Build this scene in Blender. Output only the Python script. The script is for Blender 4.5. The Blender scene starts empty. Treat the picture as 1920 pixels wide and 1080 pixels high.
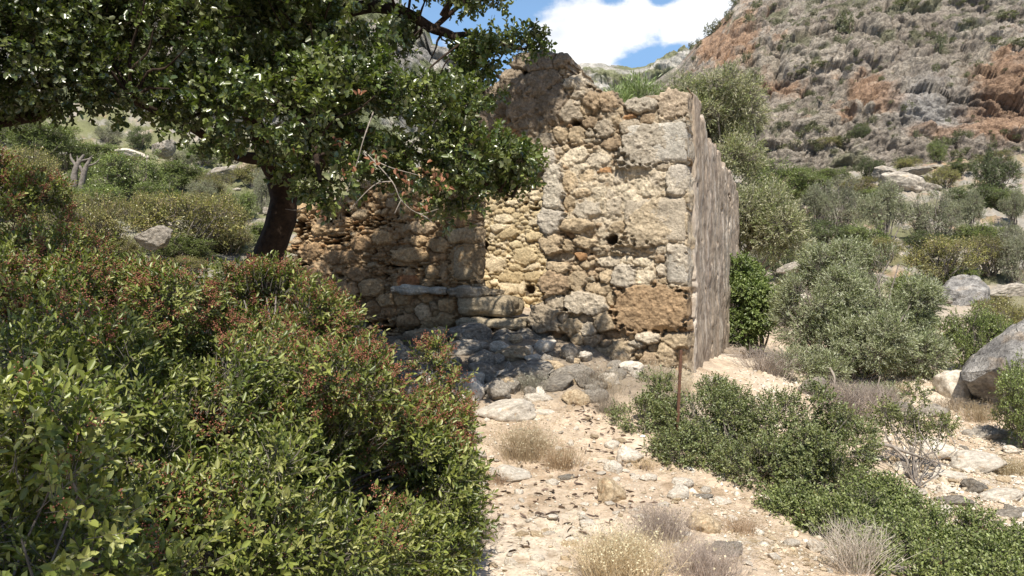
import bpy, bmesh, math, random
import numpy as np

# ------------------------------------------------------------------ camera, sky, sun, exposure
F, CX, HY, EYE = 1500.0, 960.0, 560.0, 1.6          # focal length and horizon of the 1920 px photograph
SC = bpy.context.scene
COL = SC.collection
cam_d = bpy.data.cameras.new('camera'); cam = bpy.data.objects.new('camera', cam_d); COL.objects.link(cam)
cam_d.sensor_width = 36.0; cam_d.lens = 36.0 * F / 1920.0; cam_d.shift_y = (HY - 540.0) / 1920.0
cam_d.clip_start = 0.05; cam_d.clip_end = 5000.0
cam.location = (0, 0, EYE); cam.rotation_euler = (math.radians(90), 0, 0)
SC.camera = cam

SUN_EL = math.radians(54.0)
SUN_H = np.array([-0.05, -0.9987])                  # horizontal direction towards the sun
SUN_H = SUN_H / np.linalg.norm(SUN_H)
sun_d = bpy.data.lights.new('sun', 'SUN'); sun_d.energy = 5.0; sun_d.angle = math.radians(0.53)
sun_d.color = (1.0, 0.935, 0.83)
sun = bpy.data.objects.new('sun', sun_d); COL.objects.link(sun)
from mathutils import Vector
_sd = Vector((SUN_H[0] * math.cos(SUN_EL), SUN_H[1] * math.cos(SUN_EL), math.sin(SUN_EL)))
sun.rotation_euler = _sd.to_track_quat('Z', 'Y').to_euler()
sun.location = (0, 0, 40)

world = bpy.data.worlds.new('World'); SC.world = world; world.use_nodes = True
nt = world.node_tree; nt.nodes.clear()
def N(nt, typ, **kw):
    n = nt.nodes.new(typ)
    for k, v in kw.items():
        if k in ('inp',):
            for a, b in v.items(): n.inputs[a].default_value = b
        else: setattr(n, k, v)
    return n
sky = N(nt, 'ShaderNodeTexSky', sky_type='NISHITA', sun_disc=False)
sky.sun_elevation = SUN_EL; sky.sun_rotation = math.atan2(SUN_H[0], SUN_H[1])
sky.air_density = 1.1; sky.dust_density = 0.8; sky.ozone_density = 3.0; sky.altitude = 100
tc = N(nt, 'ShaderNodeTexCoord')
geo_n = N(nt, 'ShaderNodeVectorMath', operation='NORMALIZE')
nt.links.new(tc.outputs['Generated'], geo_n.inputs[0])
nz = N(nt, 'ShaderNodeTexNoise', inp={'Scale': 17.0, 'Detail': 10.0, 'Roughness': 0.6, 'Distortion': 0.1})
mp = N(nt, 'ShaderNodeMapping'); mp.inputs['Scale'].default_value = (1, 1, 1.7); mp.inputs['Location'].default_value = (3.2, 1.1, 0.4)
nt.links.new(geo_n.outputs[0], mp.inputs['Vector']); nt.links.new(mp.outputs[0], nz.inputs['Vector'])
def dir_blob(px, py, rad):
    v = Vector(((px - CX) / F, 1.0, (HY - py) / F)).normalized()
    d = N(nt, 'ShaderNodeVectorMath', operation='SUBTRACT'); d.inputs[1].default_value = v
    nt.links.new(geo_n.outputs[0], d.inputs[0])
    m = N(nt, 'ShaderNodeVectorMath', operation='MULTIPLY'); m.inputs[1].default_value = (1.0, 1.0, 1.45)
    nt.links.new(d.outputs[0], m.inputs[0])
    l = N(nt, 'ShaderNodeVectorMath', operation='LENGTH'); nt.links.new(m.outputs[0], l.inputs[0])
    r = N(nt, 'ShaderNodeMapRange', clamp=True); r.inputs['From Min'].default_value = 0.0; r.inputs['From Max'].default_value = rad
    r.inputs['To Min'].default_value = 1.0; r.inputs['To Max'].default_value = 0.0
    nt.links.new(l.outputs['Value'], r.inputs['Value'])
    return r.outputs[0]
def mathn(op, a, b, nt=nt):
    m = N(nt, 'ShaderNodeMath', operation=op)
    for i, v in enumerate((a, b)):
        if isinstance(v, (int, float)): m.inputs[i].default_value = v
        else: nt.links.new(v, m.inputs[i])
    return m.outputs[0]
acc = None
for (px, py, rad) in [(1045, 62, .055), (1110, 60, .075), (1190, 42, .07), (1270, 40, .06), (1330, 25, .07), (1090, 105, .05), (1420, -10, .09)]:
    b = dir_blob(px, py, rad)
    acc = b if acc is None else mathn('MAXIMUM', acc, b)
neg = mathn('MAXIMUM', dir_blob(1215, 118, .045), dir_blob(930, 20, .07)); neg = mathn('MAXIMUM', neg, dir_blob(1265, 100, .028)); neg = mathn('MAXIMUM', neg, dir_blob(1240, -6, .02)); neg = mathn('MAXIMUM', neg, dir_blob(1145, -8, .02))
cl = mathn('ADD', mathn('MULTIPLY', mathn('POWER', acc, .6), 1.25), mathn('MULTIPLY', mathn('SUBTRACT', nz.outputs['Fac'], 0.5), 2.6)); cl = mathn('SUBTRACT', cl, mathn('MULTIPLY', neg, 1.3))
hi = N(nt, 'ShaderNodeMapRange', interpolation_type='SMOOTHSTEP'); hi.inputs['From Min'].default_value = 0.05; hi.inputs['From Max'].default_value = 0.85
nt.links.new(cl, hi.inputs['Value'])
base_n = mathn('MULTIPLY', mathn('SUBTRACT', nz.outputs['Fac'], 0.60), 3.0)
fac = mathn('MAXIMUM', hi.outputs[0], mathn('MINIMUM', mathn('MAXIMUM', base_n, 0.0), 0.5))
mixc = N(nt, 'ShaderNodeMix', data_type='RGBA')
nt.links.new(fac, mixc.inputs['Factor']) if not isinstance(fac, float) else None
cA = [s for s in mixc.inputs if s.type == 'RGBA']
cs = N(nt, 'ShaderNodeMix', data_type='RGBA'); cB = [s_ for s_ in cs.inputs if s_.type == 'RGBA']; cB[0].default_value = (6.9, 7.3, 8.1, 1); cB[1].default_value = (9.4, 9.5, 9.6, 1)
nz2 = N(nt, 'ShaderNodeTexNoise', inp={'Scale': 9.0, 'Detail': 7.0, 'Roughness': 0.55}); nt.links.new(mp.outputs[0], nz2.inputs['Vector'])
sh = N(nt, 'ShaderNodeMapRange', clamp=True); sh.inputs['From Min'].default_value = .33; sh.inputs['From Max'].default_value = .5; nt.links.new(nz2.outputs['Fac'], sh.inputs['Value']); nt.links.new(sh.outputs[0], cs.inputs['Factor'])
sx_ = N(nt, 'ShaderNodeSeparateXYZ'); nt.links.new(geo_n.outputs[0], sx_.inputs[0])
hz = N(nt, 'ShaderNodeMapRange', clamp=True, interpolation_type='SMOOTHSTEP'); hz.inputs['From Min'].default_value = .5; hz.inputs['From Max'].default_value = .28; hz.inputs['To Max'].default_value = .85; nt.links.new(sx_.outputs[2], hz.inputs['Value'])
hm = N(nt, 'ShaderNodeMix', data_type='RGBA'); cH = [s_ for s_ in hm.inputs if s_.type == 'RGBA']; nt.links.new(hz.outputs[0], hm.inputs['Factor']); nt.links.new(sky.outputs[0], cH[0]); cH[1].default_value = (2.5, 4.5, 7.6, 1)
nt.links.new([o for o in hm.outputs if o.type == 'RGBA'][0], cA[0]); nt.links.new([o for o in cs.outputs if o.type == 'RGBA'][0], cA[1])
bg = N(nt, 'ShaderNodeBackground'); bg.inputs['Strength'].default_value = 0.088
nt.links.new([o for o in mixc.outputs if o.type == 'RGBA'][0], bg.inputs['Color'])
wo = N(nt, 'ShaderNodeOutputWorld'); nt.links.new(bg.outputs[0], wo.inputs['Surface'])
SC.view_settings.view_transform = 'Standard'; SC.view_settings.look = 'None'
SC.view_settings.exposure = 0.52; SC.view_settings.gamma = 1.0

# ------------------------------------------------------------------ helpers
rng = np.random.default_rng(7)
random.seed(7)
def _hash(ix, iy, iz, s):
    h = (ix.astype(np.uint32) * np.uint32(374761393) + iy.astype(np.uint32) * np.uint32(668265263) + iz.astype(np.uint32) * np.uint32(2147483647 // 3) + np.uint32(s * 9781 + 17))
    h = (h ^ (h >> np.uint32(13))) * np.uint32(1274126177)
    h = (h ^ (h >> np.uint32(16))) * np.uint32(2246822519)
    return (h ^ (h >> np.uint32(15)))
def vn(p, seed=0):                                   # value noise in [-1, 1]
    f = np.floor(p); t = p - f; t = t * t * t * (t * (t * 6 - 15) + 10)
    i = f.astype(np.int64)
    out = 0
    for dx in (0, 1):
        wx = t[:, 0] if dx else 1 - t[:, 0]
        for dy in (0, 1):
            wy = t[:, 1] if dy else 1 - t[:, 1]
            for dz in (0, 1):
                wz = t[:, 2] if dz else 1 - t[:, 2]
                h = _hash(i[:, 0] + dx, i[:, 1] + dy, i[:, 2] + dz, seed)
                out = out + wx * wy * wz * (h.astype(np.float64) / 2147483648.0 - 1.0)
    return out
def fbm(p, octs=4, seed=0, rough=0.5, lac=2.03):
    a, s, tot = 1.0, 0.0, 0.0
    q = np.array(p, float)
    for k in range(octs):
        s = s + a * vn(q, seed + k); tot += a; a *= rough; q = q * lac + 11.3
    return s / tot
def ridge(p, octs=4, seed=0, rough=0.5):
    a, s, tot = 1.0, 0.0, 0.0
    q = np.array(p, float)
    for k in range(octs):
        s = s + a * (1 - 2 * np.abs(vn(q, seed + k))); tot += a; a *= rough; q = q * 2.07 + 7.7
    return s / tot
def worley(p, seed=0):                               # blocky rock: value of the nearest cell, distance to its edge
    i = np.floor(p).astype(np.int64); f = p - i; b1 = np.full(len(p), 9.0); b2 = b1.copy(); val = np.zeros(len(p)); tl = np.zeros(len(p))
    for dx in (-1, 0, 1):
        for dy in (-1, 0, 1):
            for dz in (-1, 0, 1):
                a, b, c = i[:, 0] + dx, i[:, 1] + dy, i[:, 2] + dz
                h1 = _hash(a, b, c, seed) / 4294967296.0; h2 = _hash(a, b, c, seed + 1) / 4294967296.0; h3 = _hash(a, b, c, seed + 2) / 4294967296.0
                ex = f[:, 0] - dx - h1; ey = f[:, 1] - dy - h2; ez = f[:, 2] - dz - h3; d = ex * ex + ey * ey + ez * ez
                lt = d < b1; b2 = np.where(lt, b1, np.minimum(b2, d)); b1 = np.where(lt, d, b1); val = np.where(lt, h1 + h2 + h3 - 1.5, val); tl = np.where(lt, ex * (h2 - .5) + ez * (h3 - .5), tl)
    return val, np.sqrt(b2) - np.sqrt(b1), tl
def nrmz(v): return v / np.maximum(np.linalg.norm(v, axis=-1, keepdims=True), 1e-9)
def sstep(a, b, x):
    t = np.clip((x - a) / (b - a), 0, 1); return t * t * (3 - 2 * t)
def P(px, py, d): return np.array([(px - CX) / F * d, d, EYE + (HY - py) / F * d])

def mesh_np(name, V, faces, mats, col=None, smooth=False):
    """V (n,3); faces: one (m,k) int array or a list of them; col (n,3) colour of the thing itself."""
    if isinstance(faces, np.ndarray): faces = [faces]
    faces = [f for f in faces if len(f)]
    me = bpy.data.meshes.new(name)
    me.vertices.add(len(V)); me.vertices.foreach_set('co', np.ascontiguousarray(V, dtype=np.float32).ravel())
    loops = np.concatenate([f.ravel() for f in faces]).astype(np.int32)
    sizes = np.concatenate([np.full(len(f), f.shape[1]) for f in faces])
    starts = np.concatenate([[0], np.cumsum(sizes)[:-1]]).astype(np.int32)
    me.loops.add(len(loops)); me.loops.foreach_set('vertex_index', loops)
    me.polygons.add(len(sizes)); me.polygons.foreach_set('loop_start', starts)
    if smooth: me.polygons.foreach_set('use_smooth', np.ones(len(sizes), dtype=bool))
    me.update(calc_edges=True)
    if col is not None:
        at = me.color_attributes.new('Col', 'FLOAT_COLOR', 'POINT')
        c4 = np.ones((len(V), 4), dtype=np.float32); c4[:, :3] = np.clip(col, 0, 1)
        at.data.foreach_set('color', c4.ravel())
    for m in (mats if isinstance(mats, (list, tuple)) else [mats]): me.materials.append(m)
    return me
def obj(name, me, parent=None, loc=(0, 0, 0)):
    o = bpy.data.objects.new(name, me); COL.objects.link(o); o.location = tuple(float(v) for v in loc)
    if parent is not None: o.parent = parent
    return o
def tag(o, label, cat, group=None):
    o['label'] = label; o['category'] = cat
    if group: o['group'] = group
    return o
def thing(name, label, cat, loc=(0, 0, 0), group=None):
    return tag(obj(name, None, None, loc), label, cat, group)
def structure(name, me):
    o = obj(name, me); o['kind'] = 'structure'; return o
def stuff(name, me, label, cat):
    o = obj(name, me); tag(o, label, cat); o['kind'] = 'stuff'; return o
def copy_tree(root, loc, rz=0, sc=(1, 1, 1), label=None, group=None, mat=None):
    c = root.copy(); COL.objects.link(c)
    c.location = tuple(float(v) for v in loc); c.rotation_euler = (0, 0, rz); c.scale = sc if hasattr(sc, '__len__') else (sc, sc, sc)
    if label: c['label'] = label
    if group: c['group'] = group
    for ch in list(root.children):
        d = ch.copy(); COL.objects.link(d); d.parent = c
    return c

# ------------------------------------------------------------------ materials
def new_mat(name):
    m = bpy.data.materials.new(name); m.use_nodes = True; m.node_tree.nodes.clear(); return m, m.node_tree
def rock_mat(name, tint=(1, 1, 1), scale=3.0, use_col=True, c1=(.3, .28, .25), c2=(.5, .46, .4), c3=(.35, .2, .1), bump=0.5, objvar=False, pits=True, bdist=0.03, mott=1.0, vst=None):
    m, t = new_mat(name)
    co = N(t, 'ShaderNodeTexCoord'); vec = co.outputs['Object']
    if vst: mpg = N(t, 'ShaderNodeMapping'); mpg.inputs['Scale'].default_value = vst; t.links.new(vec, mpg.inputs['Vector']); vec = mpg.outputs[0]
    n1 = N(t, 'ShaderNodeTexNoise', inp={'Scale': scale, 'Detail': 8.0, 'Roughness': 0.62}); t.links.new(vec, n1.inputs['Vector'])
    n2 = N(t, 'ShaderNodeTexNoise', inp={'Scale': scale * 5.3, 'Detail': 6.0, 'Roughness': 0.7}); t.links.new(vec, n2.inputs['Vector'])
    n3 = N(t, 'ShaderNodeTexNoise', inp={'Scale': scale * 0.7, 'Detail': 3.0, 'Roughness': 0.5, 'Distortion': 0.8}); t.links.new(vec, n3.inputs['Vector'])
    if use_col:
        at = N(t, 'ShaderNodeAttribute', attribute_name='Col'); base = at.outputs['Color']
    else:
        r = N(t, 'ShaderNodeValToRGB'); r.color_ramp.elements[0].position = .36; r.color_ramp.elements[1].position = .64
        r.color_ramp.elements[0].color = (*c1, 1); r.color_ramp.elements[1].color = (*c2, 1)
        t.links.new(n1.outputs['Fac'], r.inputs['Fac'])
        r2 = N(t, 'ShaderNodeMapRange', clamp=True); r2.inputs['From Min'].default_value = .58; r2.inputs['From Max'].default_value = .72; r2.inputs['To Max'].default_value = .6
        t.links.new(n3.outputs['Fac'], r2.inputs['Value'])
        mx = N(t, 'ShaderNodeMixRGB'); t.links.new(r2.outputs[0], mx.inputs[0]); t.links.new(r.outputs[0], mx.inputs[1]); mx.inputs[2].default_value = (*c3, 1)
        base = mx.outputs[0]
    # mottling
    mr = N(t, 'ShaderNodeMapRange'); mr.inputs['From Min'].default_value = .3; mr.inputs['From Max'].default_value = .7
    mr.inputs['To Min'].default_value = 1 - .32 * mott; mr.inputs['To Max'].default_value = 1 + .3 * mott
    t.links.new(n2.outputs['Fac'], mr.inputs['Value'])
    mm = N(t, 'ShaderNodeMixRGB', blend_type='MULTIPLY'); mm.inputs[0].default_value = 1
    t.links.new(base, mm.inputs[1]); t.links.new(mr.outputs[0], mm.inputs[2])
    mr2 = N(t, 'ShaderNodeMapRange'); mr2.inputs['From Min'].default_value = .3; mr2.inputs['From Max'].default_value = .7
    mr2.inputs['To Min'].default_value = 1 - .22 * mott; mr2.inputs['To Max'].default_value = 1 + .22 * mott
    t.links.new(n1.outputs['Fac'], mr2.inputs['Value'])
    m3 = N(t, 'ShaderNodeMixRGB', blend_type='MULTIPLY'); m3.inputs[0].default_value = 1
    t.links.new(mm.outputs[0], m3.inputs[1]); t.links.new(mr2.outputs[0], m3.inputs[2])
    out = m3.outputs[0]
    if objvar:
        oi = N(t, 'ShaderNodeObjectInfo'); q = N(t, 'ShaderNodeMapRange'); q.inputs['To Min'].default_value = .72; q.inputs['To Max'].default_value = 1.15
        t.links.new(oi.outputs['Random'], q.inputs['Value'])
        m4 = N(t, 'ShaderNodeMixRGB', blend_type='MULTIPLY'); m4.inputs[0].default_value = 1
        t.links.new(out, m4.inputs[1]); t.links.new(q.outputs[0], m4.inputs[2]); out = m4.outputs[0]
    b = N(t, 'ShaderNodeBsdfPrincipled', inp={'Roughness': .92, 'Specular IOR Level': .2}); t.links.new(out, b.inputs['Base Color'])
    h = mathn('ADD', mathn('MULTIPLY', n1.outputs['Fac'], 1.4, t), n2.outputs['Fac'], t)
    if pits:
        v = N(t, 'ShaderNodeTexVoronoi', inp={'Scale': scale * 9.0}); t.links.new(vec, v.inputs['Vector'])
        pr = N(t, 'ShaderNodeMapRange', clamp=True); pr.inputs['From Max'].default_value = .28; t.links.new(v.outputs['Distance'], pr.inputs['Value'])
        h = mathn('ADD', h, mathn('MULTIPLY', pr.outputs[0], .4, t), t)
    bp = N(t, 'ShaderNodeBump', inp={'Strength': bump, 'Distance': bdist}); t.links.new(h, bp.inputs['Height']); t.links.new(bp.outputs[0], b.inputs['Normal'])
    o = N(t, 'ShaderNodeOutputMaterial'); t.links.new(b.outputs[0], o.inputs['Surface'])
    return m
def leaf_mat(name, rough=.42, transl=.28, spec=.5, ttint=(1.25, 1.5, .45)):
    m, t = new_mat(name)
    a0 = N(t, 'ShaderNodeAttribute', attribute_name='Col'); oi = N(t, 'ShaderNodeObjectInfo'); q = N(t, 'ShaderNodeMapRange'); q.inputs['To Min'].default_value = .8; q.inputs['To Max'].default_value = 1.2
    t.links.new(oi.outputs['Random'], q.inputs['Value']); at = N(t, 'ShaderNodeMixRGB', blend_type='MULTIPLY'); at.inputs[0].default_value = 1; t.links.new(a0.outputs['Color'], at.inputs[1]); t.links.new(q.outputs[0], at.inputs[2])
    b = N(t, 'ShaderNodeBsdfPrincipled', inp={'Roughness': rough, 'Specular IOR Level': spec}); t.links.new(at.outputs['Color'], b.inputs['Base Color']); b.inputs['Coat Weight'].default_value = 0.0
    tr = N(t, 'ShaderNodeBsdfTranslucent'); tm = N(t, 'ShaderNodeMixRGB', blend_type='MULTIPLY'); tm.inputs[0].default_value = 1
    t.links.new(at.outputs['Color'], tm.inputs[1]); tm.inputs[2].default_value = (*ttint, 1); t.links.new(tm.outputs[0], tr.inputs['Color'])
    mx = N(t, 'ShaderNodeMixShader'); mx.inputs[0].default_value = transl
    t.links.new(b.outputs[0], mx.inputs[1]); t.links.new(tr.outputs[0], mx.inputs[2])
    o = N(t, 'ShaderNodeOutputMaterial'); t.links.new(mx.outputs[0], o.inputs['Surface'])
    return m
def plain_mat(name, c, rough=.8, c2=None, scale=20, bump=.4):
    m, t = new_mat(name)
    co = N(t, 'ShaderNodeTexCoord'); n = N(t, 'ShaderNodeTexNoise', inp={'Scale': scale, 'Detail': 6.0, 'Roughness': .65}); t.links.new(co.outputs['Object'], n.inputs['Vector'])
    mx = N(t, 'ShaderNodeMixRGB'); mr = N(t, 'ShaderNodeMapRange'); mr.inputs['From Min'].default_value = .35; mr.inputs['From Max'].default_value = .65
    t.links.new(n.outputs['Fac'], mr.inputs['Value']); t.links.new(mr.outputs[0], mx.inputs[0])
    mx.inputs[1].default_value = (*c, 1); mx.inputs[2].default_value = (*(c2 or tuple(x * .6 for x in c)), 1)
    b = N(t, 'ShaderNodeBsdfPrincipled', inp={'Roughness': rough, 'Specular IOR Level': .25}); t.links.new(mx.outputs[0], b.inputs['Base Color'])
    bp = N(t, 'ShaderNodeBump', inp={'Strength': bump, 'Distance': .02}); t.links.new(n.outputs['Fac'], bp.inputs['Height']); t.links.new(bp.outputs[0], b.inputs['Normal'])
    o = N(t, 'ShaderNodeOutputMaterial'); t.links.new(b.outputs[0], o.inputs['Surface'])
    return m
M_masonry = rock_mat('masonry', scale=6.0, bump=1.0, bdist=.03, mott=1.3)
M_ground = rock_mat('dry_earth', scale=5.0, bump=.6, bdist=.02, mott=.9)
M_plaster = rock_mat('weathered_plaster', scale=3.0, bump=.8, bdist=.03, pits=True, mott=1.3, vst=(1, 1, .32))
M_cliff = rock_mat('cliff_rock', scale=.55, bump=1.0, bdist=.5, pits=False, mott=1.15)
M_farhill = rock_mat('far_rock', scale=.12, bump=.8, bdist=1.2, pits=False, mott=1.2)
M_pale = rock_mat('pale_limestone', use_col=False, c1=(.45, .40, .33), c2=(.60, .545, .46), c3=(.44, .30, .18), scale=5, objvar=True, bdist=.015)
M_grey = rock_mat('grey_limestone', use_col=False, c1=(.225, .198, .165), c2=(.43, .385, .32), c3=(.3, .22, .14), scale=5, objvar=True, bump=.8)
M_tan = rock_mat('tan_sandstone', use_col=False, c1=(.32, .24, .15), c2=(.5, .4, .27), c3=(.36, .2, .1), scale=5, objvar=True)
M_bark = plain_mat('dark_bark', (.055, .036, .024), .95, (.02, .013, .01), 14, 1.0)
M_bark_grey = plain_mat('grey_bark', (.25, .22, .19), .95, (.12, .1, .085), 18, .8)
M_twig = plain_mat('dry_twig', (.34, .30, .255), .9, (.2, .17, .14), 25)
M_leaf_gloss = leaf_mat('glossy_leaf', .32, .22, .8)
M_leaf = leaf_mat('soft_leaf', .4, .2, .5)
M_leaf_grey = leaf_mat('silver_leaf', .55, .34, .4, (1.1, 1.15, .7))
M_dry = leaf_mat('dry_plant', .8, .3, .2, (1.1, 1.0, .8))
M_berry = plain_mat('red_berry', (.32, .135, .085), .6, (.21, .075, .045), 60, .1)
M_rust = plain_mat('rusted_iron', (.13, .062, .036), .85, (.07, .04, .028), 60, .5)
# ------------------------------------------------------------------ ground: one sheet round the camera
GP = [  # (px, py, depth) read off the photograph -> heights
 (960, 1900, 1.2), (200, 1900, 1.2), (1700, 1900, 1.2), (1150, 1300, 3.2),
 (1150, 1080, 4.5), (950, 1080, 4.5), (1450, 1060, 4.7), (1750, 1100, 4.6), (1000, 900, 6.5), (1250, 900, 6.5), (1000, 760, 8.6), (1150, 790, 8.0),
 (1290, 715, 10), (1250, 690, 10.0), (1180, 680, 10.1), (1100, 650, 10.1), (960, 630, 10.4), (860, 640, 10.5), (760, 645, 10.8), (700, 650, 10.9), (600, 630, 11.3), (550, 610, 11.6),
 (870, 740, 8.8), (750, 720, 8.8), (700, 900, 6.0), (600, 1150, 3.6), (200, 1100, 3.4), (100, 900, 4.6), (300, 750, 6.5), (470, 590, 8.6), (200, 600, 8.5), (300, 497, 12.0), (60, 560, 7.5), (-300, 700, 5),
 (-300, 480, 9), (100, 440, 16), (420, 470, 15), (400, 400, 21), (150, 370, 25), (600, 430, 18), (250, 300, 38), (500, 330, 34), (700, 400, 24), (-400, 330, 25), (-300, 250, 50), (200, 200, 60), (600, 260, 60),
 (1000, 470, 22), (1200, 470, 22), (1150, 400, 38), (1100, 300, 60), (1000, 590, 14.5), (1150, 590, 14.5),
 (1420, 745, 10), (1400, 690, 12), (1385, 655, 17), (1440, 640, 17), (1500, 890, 7.6), (1700, 905, 7.6), (1850, 870, 8.6), (1900, 1000, 6.2), (1950, 830, 9.5), (1700, 800, 9.8), (1600, 740, 11.5),
 (1760, 740, 11.6), (1500, 650, 16), (1700, 700, 13), (1720, 620, 17), (1850, 580, 22), (1900, 540, 26), (1650, 510, 28), (1780, 490, 31), (1500, 510, 27), (1700, 440, 38), (1600, 400, 46), (1900, 420, 42), (1430, 420, 40), (1800, 340, 56), (1550, 350, 58), (1690, 330, 58), (1920, 300, 60),
 (2300, 900, 8), (2400, 650, 16), (2300, 450, 35), (2300, 280, 60)]
_g = np.array([[math.atan((p - CX) / F), math.log(d * math.hypot(1, (p - CX) / F)), EYE + (HY - q) / F * d] for p, q, d in GP] +
              [[a, r, 0.0] for a in np.linspace(-math.pi, math.pi, 13) if abs(a) > 1.2 for r in (0.3, 1.5, 2.6)] + [[a, 4.1, 3.0] for a in np.linspace(-math.pi, math.pi, 13) if abs(a) > 1.2])
_gs = np.array([2.2, .9])
def _gk(A, B): return np.sqrt((((A[:, None] - B[None]) * _gs) ** 2).sum(-1) + .012)
_K = _gk(_g[:, :2], _g[:, :2]); _n = len(_g)
_A = np.zeros((_n + 1, _n + 1)); _A[:_n, :_n] = -_K + np.eye(_n) * .012; _A[_n, :_n] = 1; _A[:_n, _n] = 1
_s = np.linalg.solve(_A, np.append(_g[:, 2], 0)); _w = _s[:_n]; _gb = _s[_n]
def ground_z(x, y, detail=True):
    x = np.atleast_1d(np.asarray(x, float)); y = np.atleast_1d(np.asarray(y, float))
    th = np.arctan2(x, y); lr = np.log(np.maximum(np.hypot(x, y), .35))
    out = np.zeros(len(x)); Q = np.stack([th, lr], 1)
    for i in range(0, len(x), 20000): out[i:i+20000] = -_gk(Q[i:i+20000], _g[:, :2]) @ _w + _gb
    if detail:
        r = np.hypot(x, y)
        p = np.stack([x, y, np.zeros_like(x)], 1)
        out = out + fbm(p * .9, 3, 21) * .05 * np.clip(r / 8, .4, 3) + fbm(p * 4.0, 5, 31, .65) * .055 * np.clip(r / 10, .6, 4) + ridge(p * 9, 4, 41) * .012
        far = sstep(16, 40, r)
        out = out + far * (ridge(p * .3, 6, 51, .62) * .8 + .1)
    return out
def gz(x, y): return float(ground_z([x], [y])[0])
def ground_hit(px, py, d0=2.0, d1=70.0):
    ds = np.exp(np.linspace(math.log(d0), math.log(d1), 500))
    x = (px - CX) / F * ds; z = EYE + (HY - py) / F * ds
    g = ground_z(x, ds)
    k = np.argmax(g > z) if (g > z).any() else len(ds) - 1
    return np.array([x[k], ds[k], g[k]])
nth_f, nr = 760, 620
th = np.concatenate([np.linspace(-.78, .78, nth_f), np.linspace(.80, 2 * math.pi - .80, 90)])
rr = np.exp(np.linspace(math.log(.35), math.log(75), nr))
T, R = np.meshgrid(th, rr); gx = (R * np.sin(T)).ravel(); gy = (R * np.cos(T)).ravel()
gzv = ground_z(gx, gy)
nt_ = len(th)
i0 = np.arange(nr - 1)[:, None] * nt_ + np.arange(nt_)[None, :]
i1 = np.arange(nr - 1)[:, None] * nt_ + (np.arange(nt_)[None, :] + 1) % nt_
gq = np.stack([i0, i1, i1 + nt_, i0 + nt_], -1).reshape(-1, 4)[:, ::-1]
gp = np.stack([gx, gy, np.zeros_like(gx)], 1)
n1 = fbm(gp * .8, 4, 61)[:, None]; n2 = fbm(gp * 5, 4, 71, .6)[:, None]; rad = np.hypot(gx, gy)[:, None]
earth = np.array([.49, .39, .288]); pale = np.array([.56, .48, .38]); brown = np.array([.30, .215, .14]); grey = np.array([.36, .34, .30]); red = np.array([.42, .25, .14]); strw = np.array([.46, .38, .23])
c = earth + (pale - earth) * sstep(-.1, .5, n1 + n2 * .6)
c = c + (brown - c) * sstep(.15, .55, n2 - n1 * .4) * .75
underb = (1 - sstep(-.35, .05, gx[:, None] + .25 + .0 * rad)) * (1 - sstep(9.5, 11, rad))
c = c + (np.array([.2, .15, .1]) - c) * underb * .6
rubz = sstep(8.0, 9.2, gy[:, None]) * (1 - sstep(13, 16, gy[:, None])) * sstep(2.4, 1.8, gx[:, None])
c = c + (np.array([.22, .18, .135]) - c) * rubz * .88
farm = sstep(14, 30, rad)
n3 = fbm(gp * 1.3, 4, 83, .6)[:, None]
fc = grey * .8 + (pale * .72 - grey * .8) * sstep(-.2, .4, n2) + (red - grey) * sstep(.1, .5, n1) * .6
fc = fc + (np.array([.12, .13, .05]) - fc) * sstep(.0, .35, fbm(gp * .35, 4, 81)[:, None] + n3 * .5) * .85
leftm = (sstep(-1, -5, gx) * sstep(9, 14, rad[:, 0]))[:, None]
fc = fc + (np.array([.16, .17, .075]) - fc) * leftm * sstep(-.35, .15, n3 + n1 * .5)
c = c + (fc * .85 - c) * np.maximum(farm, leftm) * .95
# scar the centre: a disc closes the sheet below the camera
V = np.stack([gx, gy, gzv], 1)
V = np.concatenate([V, [[0, 0, float(gzv[:nt_].mean())]]]); c = np.concatenate([c, [[.45, .36, .25]]])
cen = len(V) - 1; ring = np.arange(nt_)
tri = np.stack([np.full(nt_, cen), (ring + 1) % nt_, ring], 1)
structure('ground', mesh_np('ground', V, [gq, tri], M_ground, c, smooth=True))

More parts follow.
